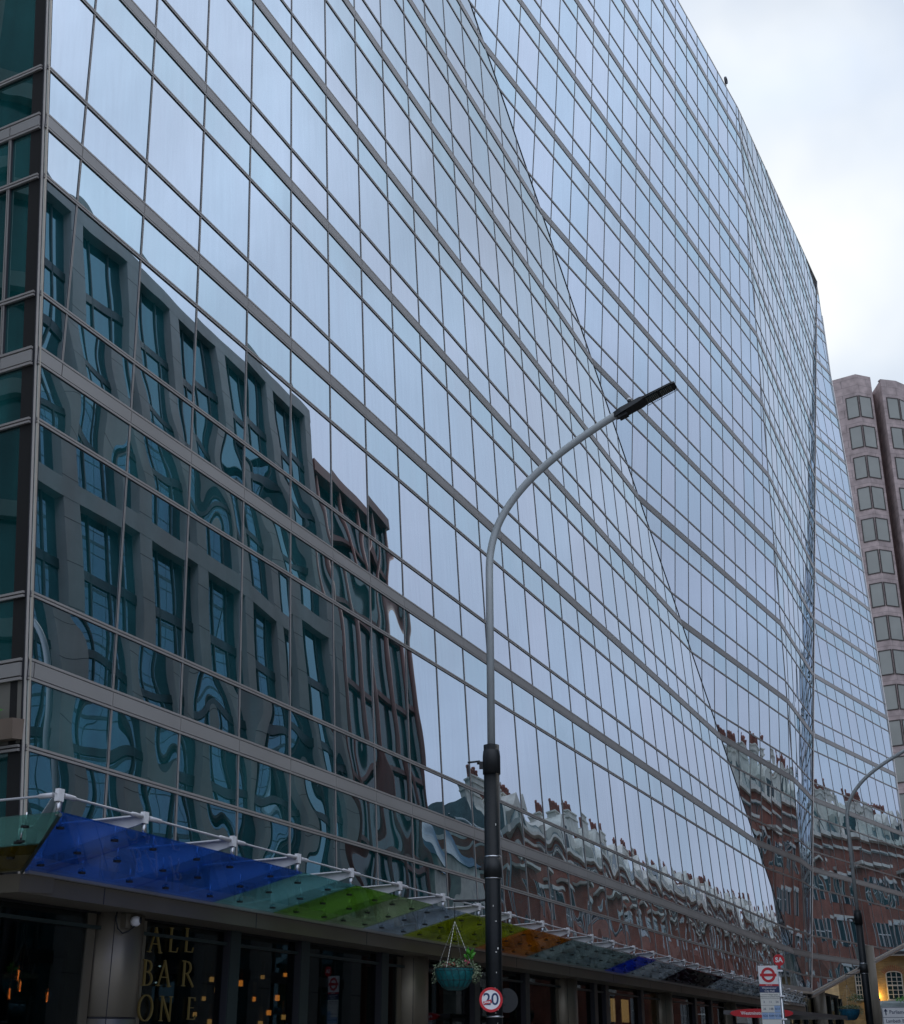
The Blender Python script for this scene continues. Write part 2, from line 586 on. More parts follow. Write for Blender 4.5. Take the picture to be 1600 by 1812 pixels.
M['granited'] = pbr('dark_granite', (0.17, 0.105, 0.095), 0.6, var=0.2, vs=1)
M['twin'] = pbr('tower_glass', (0.30, 0.31, 0.285), 0.2, 0.0, spec=0.4, var=0.10, vs=0.4)
M['tframe'] = pbr('tower_window_frame', (0.055, 0.045, 0.04), 0.5, 0.3)
M['gold'] = pbr('gilt_letter', (0.24, 0.185, 0.07), 0.4, 0.5, emis=(0.5, 0.36, 0.10), es=0.01)  # faint emission added to brighten the gilt; the letters are no lamps
M['leaf'] = pbr('leaf_green', (0.05, 0.11, 0.035), 0.6, var=0.6, vs=14)
M['leafb'] = pbr('bright_leaf', (0.07, 0.30, 0.025), 0.5, var=0.3, vs=14)
M['leafv'] = pbr('variegated_leaf', (0.34, 0.38, 0.25), 0.6, c2=(0.05, 0.10, 0.035), vs=18)
M['pink'] = pbr('pink_petal', (0.55, 0.10, 0.16), 0.6)
M['redp'] = pbr('red_petal', (0.55, 0.03, 0.03), 0.6)
M['teal'] = pbr('teal_liner', (0.0, 0.115, 0.125), 0.65, var=0.3, vs=12, bump=0.5, bs=25)
M['wire'] = pbr('dark_wire', (0.03, 0.04, 0.04), 0.5, 0.5)
M['chain'] = pbr('chain_metal', (0.45, 0.45, 0.42), 0.4, 0.7)
M['lantern'] = pbr('lantern_glow', (0.8, 0.35, 0.08), 0.6, emis=(1.0, 0.30, 0.045), es=1.7)
M['lantern2'] = pbr('lantern_pale_glow', (0.8, 0.5, 0.2), 0.6, emis=(1.0, 0.50, 0.14), es=0.8)
M['filament'] = pbr('filament_glow', (1, 0.5, 0.2), 0.6, emis=(1.0, 0.30, 0.09), es=6)
M['bulbglass'] = clear_glass('amber_bulb_glass', (0.75, 0.6, 0.4), 0.03, fres=0.6, cap=0.4)
M['brass'] = pbr('brass', (0.35, 0.25, 0.10), 0.35, 0.9)
M['warmroom'] = pbr('warm_lit_panel', (0.6, 0.4, 0.15), 0.7, emis=(1.0, 0.55, 0.2), es=0.9)
M['coolroom'] = pbr('cool_lit_panel', (0.5, 0.6, 0.6), 0.7, emis=(0.7, 0.95, 1.0), es=1.1)
M['planter'] = pbr('planter_brown', (0.20, 0.15, 0.115), 0.6, var=0.1, vs=2)
M['panelg'] = pbr('grey_wall_panel', (0.20, 0.19, 0.165), 0.5, 0.2, var=0.06, vs=1)
M['soil'] = pbr('potting_soil', (0.03, 0.02, 0.015), 0.9)
M['interbrick'] = brick('interior_brick', (0.05, 0.04, 0.035), (0.03, 0.026, 0.022), (0.02, 0.018, 0.016), tuple(U))
M['redbrick'] = brick('red_brick', (0.34, 0.09, 0.045), (0.26, 0.065, 0.035), (0.22, 0.15, 0.12), tuple(U))
M['yelbrick'] = brick('yellow_brick', (0.50, 0.33, 0.12), (0.36, 0.22, 0.08), (0.30, 0.24, 0.16), (1, 0, 0))
M['orangebrick'] = brick('orange_gauged_brick', (0.50, 0.17, 0.07), (0.42, 0.13, 0.05), (0.3, 0.2, 0.14), (1, 0, 0))
M['shopglass'] = clear_glass('shop_glass', (0.42, 0.45, 0.45), 0.01, gl=(0.6, 0.65, 0.7), fres=0.62, cap=0.5)
M['canedge'] = pbr('glass_edge', (0.01, 0.03, 0.03), 0.3)

# ------------------------------------------------------------------ ground
b = MB(); b.box((-600, -600, -0.30), (1200, 0, 0), (0, 1200, 0), (0, 0, 0.18))
tag(b.build('ground', M['paving']), kind='structure')
b = MB(); b.spbox(-120, 260, -5.2, 4.6, -0.118, -0.114)
tag(b.build('road', M['asphalt']), kind='structure')
b = MB(); b.spbox(-120, 260, 4.75, 26, -0.118, 0.0)
tag(b.build('pavement', M['paving']), kind='structure')
b = MB(); b.spbox(-120, 260, -26, -5.35, -0.118, 0.0)
tag(b.build('pavement', M['paving']), kind='structure')
b = MB()
for p0 in (4.6, -5.35):
    for k in range(-60, 130):
        b.spbox(k * 2.0, k * 2.0 + 1.985, p0, p0 + 0.148, -0.118, 0.004)
tag(b.build('kerb', M['kerb']), kind='structure')
b = MB()
for k in range(-20, 60):
    b.spbox(k * 4, k * 4 + 2, -0.35, -0.23, -0.1139, -0.110)
tag(b.build('road_marking', M['linew']), kind='structure')

# ================================================================== the glass office building
G0 = empty('glass_office_building', sp(13, 10.4, 0), 'huge folded glass curtain wall office block filling the frame, bronze floor bands', 'office building')

Z1, Z3, H = 5.735, 13.55, 3.6788


def zk(k):
    return Z1 if k == 1 else Z3 + (k - 3) * H


class Face:
    def __init__(s, n, d, base, z0, az, m):
        s.n = Vector(n).normalized(); s.d = d / Vector(n).length
        s.u = Vector((math.sin(R(az)), math.cos(R(az)), 0))
        s.u = (s.u - s.n * s.u.dot(s.n)); s.u.z = 0; s.u.normalize()
        s.m = Vector((m[0], m[1], 1.0)); s.m -= s.n * s.m.dot(s.n); s.m /= s.m.z
        s.z0 = z0
        q = Vector((base[0], base[1], z0)); s.b = q - s.n * (s.n.dot(q) - s.d)
        hn = Vector((s.n.x, s.n.y, 0)); hn.normalize()
        # re-solve base on plane at height z0
        q = Vector((base[0], base[1], z0)); s.b = q - hn * ((s.n.dot(q) - s.d) / s.n.dot(hn))
        s.out = s.n if s.n.dot(Vector((0, 0, EYE)) - s.b) > 0 else -s.n
        s.v = s.m.normalized()

    def P(s, a, z, off=0.0):
        """a: mullion coordinate in modules of 1.5 m"""
        return s.b + s.u * (1.5 * a) + s.m * (z - s.z0) + s.out * off

    def inv(s, q):
        q = Vector(q)
        r = q - s.b - s.m * (q.z - s.z0)
        return (r.dot(s.u) / 1.5, q.z)


FA = Face((-0.91527307, 0.39580056, -0.07494753), 9.97197917, (-0.56, 26.45), 13.55, 23.4, (-0.0544, 0.0686))
FB = Face((-0.86594078, 0.49664951, 0.05906616), 17.70630078, (7.66, 47.53), 13.55, 29.8, (0.0663, -0.0082))
FC = Face((0.92010993, -0.38959895, -0.04012952), -9.89595576, (16.03, 58.74), 42.98, 22.9, (0.051, 0.025))
FD = Face((0.81277282, -0.57944124, 0.06040035), -23.34616422, (21.38, 71.6), 13.55, 35.5, (-0.039, 0.05))


def inter(f, g, z):
    a = Matrix((f.n, g.n, ZV))
    return a.inverted() @ Vector((f.d, g.d, z))


def corner(z):     # the near vertical arris, leaning slightly
    c1, c0 = Vector((-5.64, 14.72, 13.53)), Vector((-4.95, 14.83, 5.71))
    q = c0 + (c1 - c0) * ((z - c0.z) / (c1.z - c0.z))
    hn = Vector((FA.n.x, FA.n.y, 0)).normalized()
    return q - hn * ((FA.n.dot(q) - FA.d) / FA.n.dot(hn))


ROOF = 48.32
ZT = 4.12
a_top = inter(FA, FB, 47.6)
polyA = [corner(3.38), Vector((10.1, 49.19, 3.38)), Vector((12.0, 53.68, 3.93)), inter(FA, FB, ZT), inter(FA, FB, 20), a_top, corner(47.6)]
polyB = [inter(FA, FB, ZT), inter(FB, FC, ZT), inter(FB, FC, ROOF), inter(FA, FB, ROOF)]
polyC = [inter(FB, FC, ZT), inter(FC, FD, ZT), inter(FC, FD, 55.3), inter(FB, FC, ROOF)]
gD = [(26.75, 78.4, 7.75), (26.85, 79.5, 13.55), (27.12, 80.75, 20.9), (27.2, 81.6, 28.3), (27.3, 82.75, 39.3), (27.35, 83.2, 46.7), (27.43, 84.1, 52.0)]
gD = [tuple(Vector(g) - FD.n * (FD.n.dot(Vector(g)) - FD.d)) for g in gD]
polyD = [inter(FC, FD, ZT)] + [Vector(g) for g in gD] + [inter(FC, FD, 55.3)]


def clip_half(poly, fn):
    out = []
    for i in range(len(poly)):
        p, q = poly[i], poly[(i + 1) % len(poly)]
        fp, fq = fn(p), fn(q)
        if fp >= 0: out.append(p)
        if (fp >= 0) != (fq >= 0):
            t = fp / (fp - fq)
            out.append((p[0] + (q[0] - p[0]) * t, p[1] + (q[1] - p[1]) * t))
    return out


def clip_rect(poly, a0, a1, z0, z1):
    for fn in (lambda q: q[0] - a0, lambda q: a1 - q[0], lambda q: q[1] - z0, lambda q: z1 - q[1]):
        if len(poly) < 3: return []
        poly = clip_half(poly, fn)
    return poly


def area(p):
    return abs(sum(p[i][0] * p[(i + 1) % len(p)][1] - p[(i + 1) % len(p)][0] * p[i][1] for i in range(len(p)))) / 2


def span_at_z(poly, z):
    xs = []
    for i in range(len(poly)):
        p, q = poly[i], poly[(i + 1) % len(poly)]
        if (p[1] - z) * (q[1] - z) < 0:
            xs.append(p[0] + (q[0] - p[0]) * (z - p[1]) / (q[1] - p[1]))
    return (min(xs), max(xs)) if len(xs) >= 2 else None


def span_at_a(poly, a):
    zs = []
    for i in range(len(poly)):
        p, q = poly[i], poly[(i + 1) % len(poly)]
        if (p[0] - a) * (q[0] - a) < 0:
            zs.append(p[1] + (q[1] - p[1]) * (a - p[0]) / (q[0] - p[0]))
    return (min(zs), max(zs)) if len(zs) >= 2 else None


BH = 0.132      # half height of a floor band incl. ribs
TH_ = 0.038     # half height of a transom
# rows of glass: (zlo, zhi, kind)  kind 0 tall, 1 short above band, 2 short below band (spandrel)
rows = []
levels = {k: zk(k) for k in range(1, 15)}
tr_z = []
rows.append((3.50, 4.81 - TH_, 1)); rows.append((4.81 + TH_, Z1 - BH, 2)); tr_z.append(4.81)
for k in range(1, 14):
    z0, z1 = zk(k), zk(k + 1)
    ta, tb = z0 + 0.92, z1 - 0.92
    tr_z += [ta, tb]
    rows += [(z0 + BH, ta - TH_, 1), (ta + TH_, tb - TH_, 0), (tb + TH_, z1 - BH, 2)]

faces = [('A', FA, polyA), ('B', FB, polyB), ('C', FC, polyC), ('D', FD, polyD)]
glass_mats = {}
for nm, f, p in faces:
    glass_mats[nm, 0] = facade_glass('coated_glass_' + nm.lower(), f.u, f.v)
    glass_mats[nm, 1] = facade_glass('spandrel_glass_' + nm.lower(), f.u, f.v, body=(0.022, 0.13, 0.14), refl=(0.74, 0.84, 0.925), base_r=0.65)

panes = []      # (projected size, face name, face, poly2d, rowkind, rect)
cam_pos = Vector((0, 0, EYE))
for nm, f, poly3 in faces:
    poly = [f.inv(q) for q in poly3]
    amin, amax = min(q[0] for q in poly), max(q[0] for q in poly)
    for (z0, z1, kd) in rows:
        for i in range(math.floor(amin) - 1, math.ceil(amax) + 1):
            a0, a1 = i, i + 1
            # below the second band the corner bay is one wide light
            if nm == 'A' and z1 < zk(2):
                if i == -8: a0, a1 = -9, -7 + 0
                if i == -9: continue
                if i == -8: a1 = -7
            r = clip_rect(poly, a0 + 0.0125, a1 - 0.0125, z0, z1)
            if len(r) < 3 or area(r) < 0.004: continue
            c = sum((f.P(*q) for q in r), Vector()) / len(r)
            d = (c - cam_pos).length
            cs = abs(f.n.dot((c - cam_pos).normalized()))
            inview = True
            t = R(PITCH); dep = c.y * math.cos(t) + (c.z - EYE) * math.sin(t)
            uu = -c.y * math.sin(t) + (c.z - EYE) * math.cos(t)
            if dep <= 1 or abs(c.x / dep) > 0.36 or abs(uu / dep) > 0.42: inview = False
            size = area(r) * cs / d / d * (1 if inview else 1e-6)
            panes.append([size, nm, f, r, kd, (a0, a1, z0, z1)])
panes.sort(key=lambda q: -q[0])


def make_panes(lst, name, parent):
    bm = bmesh.new()
    uvl = bm.loops.layers.uv.new('UVMap')
    cl_ = bm.loops.layers.float_color.new('pane')
    wl_ = bm.faces.layers.float.new('warp')
    mats = []
    off = wloc(parent)
    for (size, nm, f, r, kd, rc) in lst:
        key = (nm, 1 if kd == 2 else 0)
        if glass_mats[key] not in mats: mats.append(glass_mats[key])
        vs = [bm.verts.new(f.P(a, z, 0.0) - off) for a, z in r]
        fc = bm.faces.new(vs)
        fc.normal_update()
        if fc.normal.dot(f.out) < 0: fc.normal_flip()
        fc.material_index = mats.index(glass_mats[key])
        rr = (random.random(), random.random(), random.random(), 1)
        fc[wl_] = (0.0055 if kd == 0 else 0.040) * (0.6 + 0.9 * random.random())
        for lp in fc.loops:
            q = lp.vert.co + off
            a, z = f.inv(q)
            lp[uvl].uv = ((a - rc[0]) / (rc[1] - rc[0]), (z - rc[2]) / (rc[3] - rc[2]))
            lp[cl_] = rr
    me = bpy.data.meshes.new(name)
    bm.to_mesh(me); bm.free()
    for m in mats: me.materials.append(m)
    o = bpy.data.objects.new(name, me)
    col.objects.link(o); o.parent = parent
    return o


for q in panes[:100]:
    make_panes([q], 'window_pane', G0)
tag(make_panes(panes[100:], 'window_pane', G0), kind='stuff')

# ---- mullions, each its own part (up to 100)
mull = []
for nm, f, poly3 in faces:
    poly = [f.inv(q) for q in poly3]
    amin, amax = min(q[0] for q in poly), max(q[0] for q in poly)
    for i in range(math.ceil(amin), math.floor(amax) + 1):
        zz = span_at_a(poly, i + 1e-5)
        if not zz or zz[1] - zz[0] < 0.5: continue
        if nm == 'A' and i == -8: zz = (max(zz[0], zk(2) + BH), zz[1])
        mull.append((f, i, max(zz[0], 3.5), zz[1]))
mb = None
cnt = 0
for f, i, z0, z1 in mull:
    cnt += 1
    if cnt <= 99 or mb is None:
        mb = MB()
    up = (f.P(i, z1) - f.P(i, z0))
    x = f.u * 0.036; o_ = f.out
    a = f.P(i, z0) - f.u * 0.018
    mb.box(a - o_ * 0.01, x, o_ * 0.016, up, 0)                               # dark gasket
    mb.box(a + f.u * 0.003 + o_ * 0.0065, f.u * 0.011, o_ * 0.007, up, 1)     # two thin nosings
    mb.box(a + f.u * 0.022 + o_ * 0.0065, f.u * 0.011, o_ * 0.007, up, 1)
    if cnt < 99 or cnt == len(mull):
        ob = mb.build('mullion', [M['gap'], M['bronze']], G0)
        if cnt > 99: tag(ob, kind='stuff')
        if cnt < 99: mb = None


def rib(mb_, f, a0, a1, z0, z1, off, th, m):
    """horizontal bar on face f between heights z0..z1"""
    p = [f.P(a0, z0), f.P(a1, z0), f.P(a1, z1), f.P(a0, z1)]
    mb_.hexa([q + f.out * off for q in p], [q + f.out * (off + th) for q in p], m)


def level_bar(z, kind):
    mb_ = MB(); any_ = False
    for nm, f, poly3 in faces:
        poly = [f.inv(q) for q in poly3]
        s_ = span_at_z(poly, z)
        if not s_: continue
        a0, a1 = s_
        if a1 - a0 < 0.05: continue
        any_ = True
        if kind == 'band':
            rib(mb_, f, a0, a1, z - BH, z + BH, -0.01, 0.018, 0)
            rib(mb_, f, a0, a1, z - BH, z - BH + 0.030, 0.0085, 0.012, 1)
            rib(mb_, f, a0, a1, z + BH - 0.030, z + BH, 0.0085, 0.012, 1)
            i0 = math.floor(a0)
            for i in range(i0, math.ceil(a1)):
                b0, b1 = max(i + 0.006, a0), min(i + 0.994, a1)
                if b1 - b0 > 0.01:
                    rib(mb_, f, b0, b1, z - BH + 0.042, z + BH - 0.042, 0.0085, 0.011, 2)
        else:
            rib(mb_, f, a0, a1, z - TH_, z + TH_, -0.01, 0.018, 0)
            rib(mb_, f, a0, a1, z - TH_ + 0.003, z - 0.007, 0.0085, 0.011, 1)
            rib(mb_, f, a0, a1, z + 0.007, z + TH_ - 0.003, 0.0085, 0.011, 1)
    if any_:
        mb_.build('floor_band' if kind == 'band' else 'transom', [M['gap'], M['bronze'], M['bandm']], G0)
    else:
        mb_.bm.free()


for k in range(1, 14): level_bar(zk(k), 'band')
for z in tr_z: level_bar(z, 'tr')
level_bar(51.2, 'tr')

# ---- the creases, the near corner and the roof edge
def bar_line(mb_, pts, wdir, width, outd, off, th, m):
    for a, b_ in zip(pts, pts[1:]):
        w_ = wdir * width
        q = [a - w_ / 2, a + w_ / 2, b_ + w_ / 2, b_ - w_ / 2]
        mb_.hexa([v + outd * off for v in q], [v + outd * (off + th) for v in q], m)


mb_ = MB()
o_ = (FA.out + FB.out).normalized()
bar_line(mb_, [inter(FA, FB, ZT), inter(FA, FB, ROOF)], (FA.u + FB.u).normalized(), 0.06, o_, -0.01, 0.03, 0)
mb_.build('crease_joint', M['gap'], G0)
mb_ = MB()
o_ = (FB.out + FC.out).normalized()
bar_line(mb_, [inter(FB, FC, ZT), inter(FB, FC, ROOF)], (FB.u + FC.u).normalized(), 0.045, o_, -0.01, 0.03, 0)
mb_.build('crease_joint', M['bronze'], G0)
mb_ = MB()
o_ = (FC.out + FD.out).normalized()
wd = (FC.u + FD.u).normalized()
bar_line(mb_, [inter(FC, FD, ZT), inter(FC, FD, 55.3)], wd, 0.16, o_, -0.02, 0.05, 0)
bar_line(mb_, [inter(FC, FD, ZT) + wd * 0.03, inter(FC, FD, 55.3) + wd * 0.03], wd, 0.07, o_, 0.031, 0.03, 1)
mb_.build('crease_joint', [M['gap'], M['trim']], G0)

# left side wall
LAZ = R(-62)
LU = Vector((math.sin(LAZ), math.cos(LAZ), 0))
cdir = (corner(13.5) - corner(5.7)).normalized()
LN = LU.cross(cdir).normalized()
if LN.dot(cam_pos - corner(8)) < 0: LN = -LN


def LP(a, z, off=0.0):
    return corner(z) + LU * a + LN * off


glass_mats['L', 0] = facade_glass('coated_glass_side', LU, cdir, body=(0.008, 0.075, 0.075), refl=(0.42, 0.62, 0.64), base_r=0.48)
glass_mats['L', 1] = facade_glass('spandrel_glass_side', LU, cdir, body=(0.012, 0.10, 0.10), refl=(0.42, 0.62, 0.64), base_r=0.46)
lm = [0, 0.62, 1.9, 3.4, 4.9, 6.4, 7.9, 9.4]


class LF:
    out = LN
    n = LN
    def P(s, a, z, off=0): return LP(a, z, off)
    def inv(s, q):
        return ((Vector(q) - corner(q[2])).dot(LU), q[2])


lf = LF()
lp = []
for (z0, z1, kd) in rows:
    if z0 > 44: continue
    for a0, a1 in zip(lm, lm[1:]):
        if z0 < Z1 and z0 > 4.5: continue
        if a0 == 0:
            if z1 < zk(2) or z0 > zk(3): continue
            lp.append([0, 'L', lf, [(0.09, z0), (a1 - 0.024, z0), (a1 - 0.024, z1), (0.09, z1)], kd, (0, a1, z0, z1)])
        else:
            s0 = 0.09 if (a0 == 0.62 and (z1 < zk(2) or z0 > zk(3))) else a0 + 0.024
            lp.append([0, 'L', lf, [(s0, z0), (a1 - 0.024, z0), (a1 - 0.024, z1), (s0, z1)], kd, (s0, a1, z0, z1)])
tag(make_panes(lp, 'side_window_pane', G0), kind='stuff')
mb_ = MB()
for a in lm[1:]:
    z0, z1 = (3.4, 47.5) if a > 0.7 else (zk(2) + BH, zk(3) - BH)
    q = LP(a, z0); up = LP(a, z1) - q
    mb_.box(q - LU * 0.03 - LN * 0.01, LU * 0.06, LN * 0.04, up, 0)
    mb_.box(q - LU * 0.022 + LN * 0.0305, LU * 0.014, LN * 0.014, up, 1)
    mb_.box(q + LU * 0.008 + LN * 0.0305, LU * 0.014, LN * 0.014, up, 1)
mb_.build('side_mullion', [M['gap'], M['bronze']], G0)
mb_ = MB()
for z, h, kd in [(zk(k), BH, 1) for k in range(1, 13)] + [(z, TH_, 0) for z in tr_z if z < 45]:
    def lr(za, zb, off, th, m, a0=0.07, a1=9.4):
        p = [LP(a0, za), LP(a1, za), LP(a1, zb), LP(a0, zb)]
        mb_.hexa([q + LN * off for q in p], [q + LN * (off + th) for q in p], m)
    lr(z - h, z + h, -0.01, 0.03, 0)
    if kd:
        lr(z - h, z - h + 0.034, 0.0205, 0.034, 1)
        lr(z + h - 0.034, z + h, 0.0205, 0.034, 1)
        for a0, a1 in zip(lm, lm[1:]):
            lr(z - h + 0.052, z + h - 0.052, 0.0205, 0.03, 2, max(a0, 0.07) + 0.008, a1 - 0.008)
    else:
        lr(z - h, z - 0.009, 0.0205, 0.032, 1)
        lr(z + 0.009, z + h, 0.0205, 0.032, 1)
mb_.build('side_floor_band', [M['gap'], M['bronze'], M['bandm']], G0)
mb_ = MB()
p = [LP(0.08, 4.87), LP(9.4, 4.87), LP(9.4, Z1 - BH), LP(0.08, Z1 - BH)]
mb_.hexa([q - LN * 0.02 for q in p], [q + LN * 0.012 for q in p], 0)
mb_.build('side_wall_panel', M['panelg'], G0)
# corner trim: two slim light fins with a dark gap
mb_ = MB()
for base_, du, m in ((corner(3.3), FA.u, 0), (corner(3.3), LU, 1)):
    up = corner(47.6) - corner(3.3)
    oo = FA.out if m == 0 else LN
    mb_.box(base_ + du * 0.010, du * 0.018, oo * 0.026, up, 1 if m == 0 else 2)
    mb_.box(base_ + du * 0.030 - oo * 0.01, du * 0.035, oo * 0.018, up, 0)
mb_.build('corner_trim', [M['gap'], M['trimw'], M['trim']], G0)

# roof edge
mb_ = MB()
ra, rb_, rc_ = inter(FA, FB, ROOF), inter(FB, FC, ROOF), inter(FC, FD, 55.3)
for f, a, b_ in ((FB, ra, rb_), (FC, rb_, rc_), (FD, rc_, Vector(gD[-1]))):
    q = [a, b_, b_ + ZV * 0.09, a + ZV * 0.09]
    mb_.hexa([v + f.out * 0.015 for v in q], [v - f.out * 0.05 for v in q], 0)
mb_.build('roof_coping', M['trimw'], G0)
# D free edge
mb_ = MB()
for a, b_ in zip(gD, gD[1:]):
    a, b_ = Vector(a), Vector(b_)
    q = [a, a + FD.u * 0.10, b_ + FD.u * 0.10, b_]
    mb_.hexa([v + FD.out * 0.05 for v in q], [v - FD.out * 0.30 for v in q], 0)
mb_.build('edge_trim', M['trim'], G0)
# soffit edges: triple trim below the prow
tipD = inter(FC, FD, ZT)
mb_ = MB()
for k in range(3):
    o1 = 0.02 + 0.05 * (k % 2)
    a, b_ = tipD - ZV * (0.02 + k * 0.085), Vector(gD[0]) - ZV * (0.02 + k * 0.085)
    q = [a, b_, b_ - ZV * 0.07, a - ZV * 0.07]
    mb_.hexa([v + FD.out * (o1 + 0.05) for v in q], [v - FD.out * 0.2 for v in q], k % 2)
q = [tipD, Vector(gD[0]), Vector(gD[0]) - ZV * 0.26, tipD - ZV * 0.26]
mb_.hexa([v + FD.out * 0.015 for v in q], [v - FD.out * 0.18 for v in q], 2)
tipA = inter(FA, FB, ZT)
pa = [corner(3.38), Vector((10.1, 49.19, 3.38)), Vector((12.0, 53.68, 3.93)), tipA, tipD]
for a, b_ in list(zip(pa, pa[1:]))[1:]:
    q = [a, b_, b_ + ZV * 0.16, a + ZV * 0.16]
    mb_.hexa([v + FA.out * 0.06 for v in q], [v - FA.out * 0.2 for v in q], 1)
    q = [a - ZV * .10, b_ - ZV * .10, b_ - ZV * 0.01, a - ZV * 0.01]
    mb_.hexa([v + FA.out * 0.075 for v in q], [v - FA.out * 0.2 for v in q], 0)
mb_.build('soffit_trim', [M['trimw'], M['bandm'], M['gap']], G0)

# roofs and the body behind the glass (keeps it solid from other sides)
mb_ = MB()
def slab(pts, dz):
    mb_.hexa([Vector(p) for p in pts], [Vector(p) + ZV * dz for p in pts], 0)
body = [sp(10.2, 11.6, 3.3), sp(60, 11.6, 3.3), sp(60, 34, 3.3), sp(10.2, 34, 3.3)]
top = [FA.P(-7.0, 46, -1.2), inter(FA, FB, 46) + N * 1.5, sp(60, 24, 46), sp(60, 44, 46), sp(10, 44, 46)]
lowp = [corner(5) - FA.out * 0.6 - LN * 0.6, sp(58, 11.9, 5), sp(58, 40, 5), sp(10, 40, 5) ]
hip = [corner(46) - FA.out * 0.6 - LN * 0.6, sp(58, 22, 46), sp(58, 42, 46), sp(10, 42, 46)]
mb_.hexa(lowp, hip, 0)
mb_.build('core_wall', M['dark'], G0)
mb_ = MB()
def back_of(f, poly3, dist):
    pts = list(poly3)
    mb_.hexa([q - f.out * 0.05 for q in pts], [q - f.out * (dist) for q in pts], 0)
for f, pl in ((FA, polyA), (FB, polyB), (FC, polyC), (FD, polyD)):
    back_of(f, pl, 0.25)
mb_.build('backing_wall', M['dark'], G0)

# ---- cornice at the foot of the glass, ceiling of the arcade
mb_ = MB()
c0 = corner(3.38)
s_c = U.dot(c0)
def pA(z): return 9.97 + 0.0749 * z
SEND = 77.0
mb_.spbox(s_c - 0.25, 50.5, 10.05, 10.62, 3.185, 3.375, 0)
for k in range(0, 12):
    mb_.spbox(s_c + 1.2 + k * 3.4, s_c + 1.215 + k * 3.4, 10.046, 10.06, 3.187, 3.373, 1)
mb_.spbox(50.5, 62.0, 10.05, 10.62, 3.185, 3.375, 0)
q0 = sp(s_c - 0.25, 10.05, 3.185)
mb_.box(q0 + N * 0.0, LU * 9.5, -LN * 0.5, ZV * 0.19, 0)
mb_.build('cornice', [M['corn'], M['gap']], G0)
mb_ = MB()
mb_.spbox(s_c - 0.2, 62, 10.62, 20, 3.16, 3.30, 0)
mb_.spbox(62, SEND, 10.70, 20, 4.2, 4.35, 0)
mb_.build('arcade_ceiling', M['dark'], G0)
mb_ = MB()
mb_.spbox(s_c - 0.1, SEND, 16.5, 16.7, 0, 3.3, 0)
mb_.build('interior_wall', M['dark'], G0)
mb_ = MB()
for s0, s1 in ((sz_at_p(543, 1720, 12.2)[0], sz_at_p(618, 1720, 12.2)[0]), (sz_at_p(748, 1720, 12.2)[0], sz_at_p(778, 1720, 12.2)[0])):
    mb_.spbox(s0, s1, 12.2, 12.4, 0, 3.15, 0)
mb_.build('interior_brick_wall', M['interbrick'], G0)
mb_ = MB()
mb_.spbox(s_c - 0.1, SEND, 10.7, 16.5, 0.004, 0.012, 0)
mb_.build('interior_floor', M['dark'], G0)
mb_ = MB()
PG = 10.66
mb_.spbox(s_c + 0.1, 61.8, PG, PG + 0.012, 0.02, 3.18, 0)
mb_.spbox(62.0, SEND, PG, PG + 0.012, 0.02, 4.2, 0)
mb_.build('shopfront_glass', M['shopglass'], G0)
# left side shopfront glass
mb_ = MB()
q0 = sp(s_c, PG, 0.02)
mb_.box(q0, LU * 9.2, -LN * 0.012, ZV * 3.16, 0)
mb_.build('side_shopfront_glass', M['shopglass'], G0)

# columns
cs = [sz_at_p(x, 1700, 10.78)[0] for x in (188, 717, 988, 1160, 1275)] + [58.2]
for i, s0 in enumerate(cs):
    mb_ = MB()
    c = sp(s0, 10.78, 0)
    mb_.lathe(c, [(0.43, 0), (0.43, 1.96)], 40, 0)
    mb_.lathe(c, [(0.41, 1.96), (0.41, 1.985)], 40, 1)
    mb_.lathe(c, [(0.43, 1.985), (0.43, 3.19)], 40, 0)
    mb_.spbox(s0 - 0.60, s0 - 0.44, 10.645, 10.9, 0, 3.18, 2)
    mb_.spbox(s0 + 0.44, s0 + 0.60, 10.645, 10.9, 0, 3.18, 2)
    # thin vertical joints
    for dx in (-0.30, 0.34):
        mb_.cbox(c + U * dx + ZV * 1.6 - N * math.sqrt(0.43 ** 2 - dx * dx), 0.008, 0.006, 3.1, U, N, ZV, 1)
    mb_.build('column', [M['column'], M['gap'], M['column']], G0)
for x, y, Y in ((1455, 1790, 66.5), (1553, 1760, 70.5)):
    t_ = at_z(x, y, 1.6 + 0.001)
    X = (x - 800) / 2490.0 * Y
    mb_ = MB()
    zt = 4.3 if x < 1500 else 6.6
    mb_.lathe(Vector((X, Y, 0)), [(0.30 if x < 1500 else 0.27, 0), (0.30 if x < 1500 else 0.27, zt)], 32, 0)
    mb_.build('column', [M['corn']], G0)
# frames of the shopfront
fx = [403, 529, 672, 836, 925, 1046, 1066, 1128, 1222, 1250, 1330, 1362]
for x in fx:
    s0 = sz_at_p(x, 1720, PG)[0]
    mb_ = MB()
    mb_.spbox(s0 - 0.13, s0 + 0.13, 10.55, PG + 0.10, 0, 3.18, 0)
    mb_.spbox(s0 - 0.145, s0 - 0.132, 10.56, PG + 0.10, 0, 3.18, 1)
    mb_.build('shopfront_frame', [M['dgreen'], M['gap']], G0)
mb_ = MB()
for s0 in (63, 65.5, 68, 70.5, 73, 75.5, 77):
    mb_.spbox(s0 - 0.08, s0 + 0.08, 10.55, PG + 0.1, 0, 4.2, 0)
mb_.spbox(62, SEND, 10.58, PG + 0.08, 2.6, 2.72, 0)
mb_.build('shopfront_frame', M['dgreen'], G0)
mb_ = MB()
mb_.spbox(s_c, 61.8, 10.60, 10.655, 2.98, 3.02, 0)
mb_.build('shopfront_rail', M['dgreen'], G0)
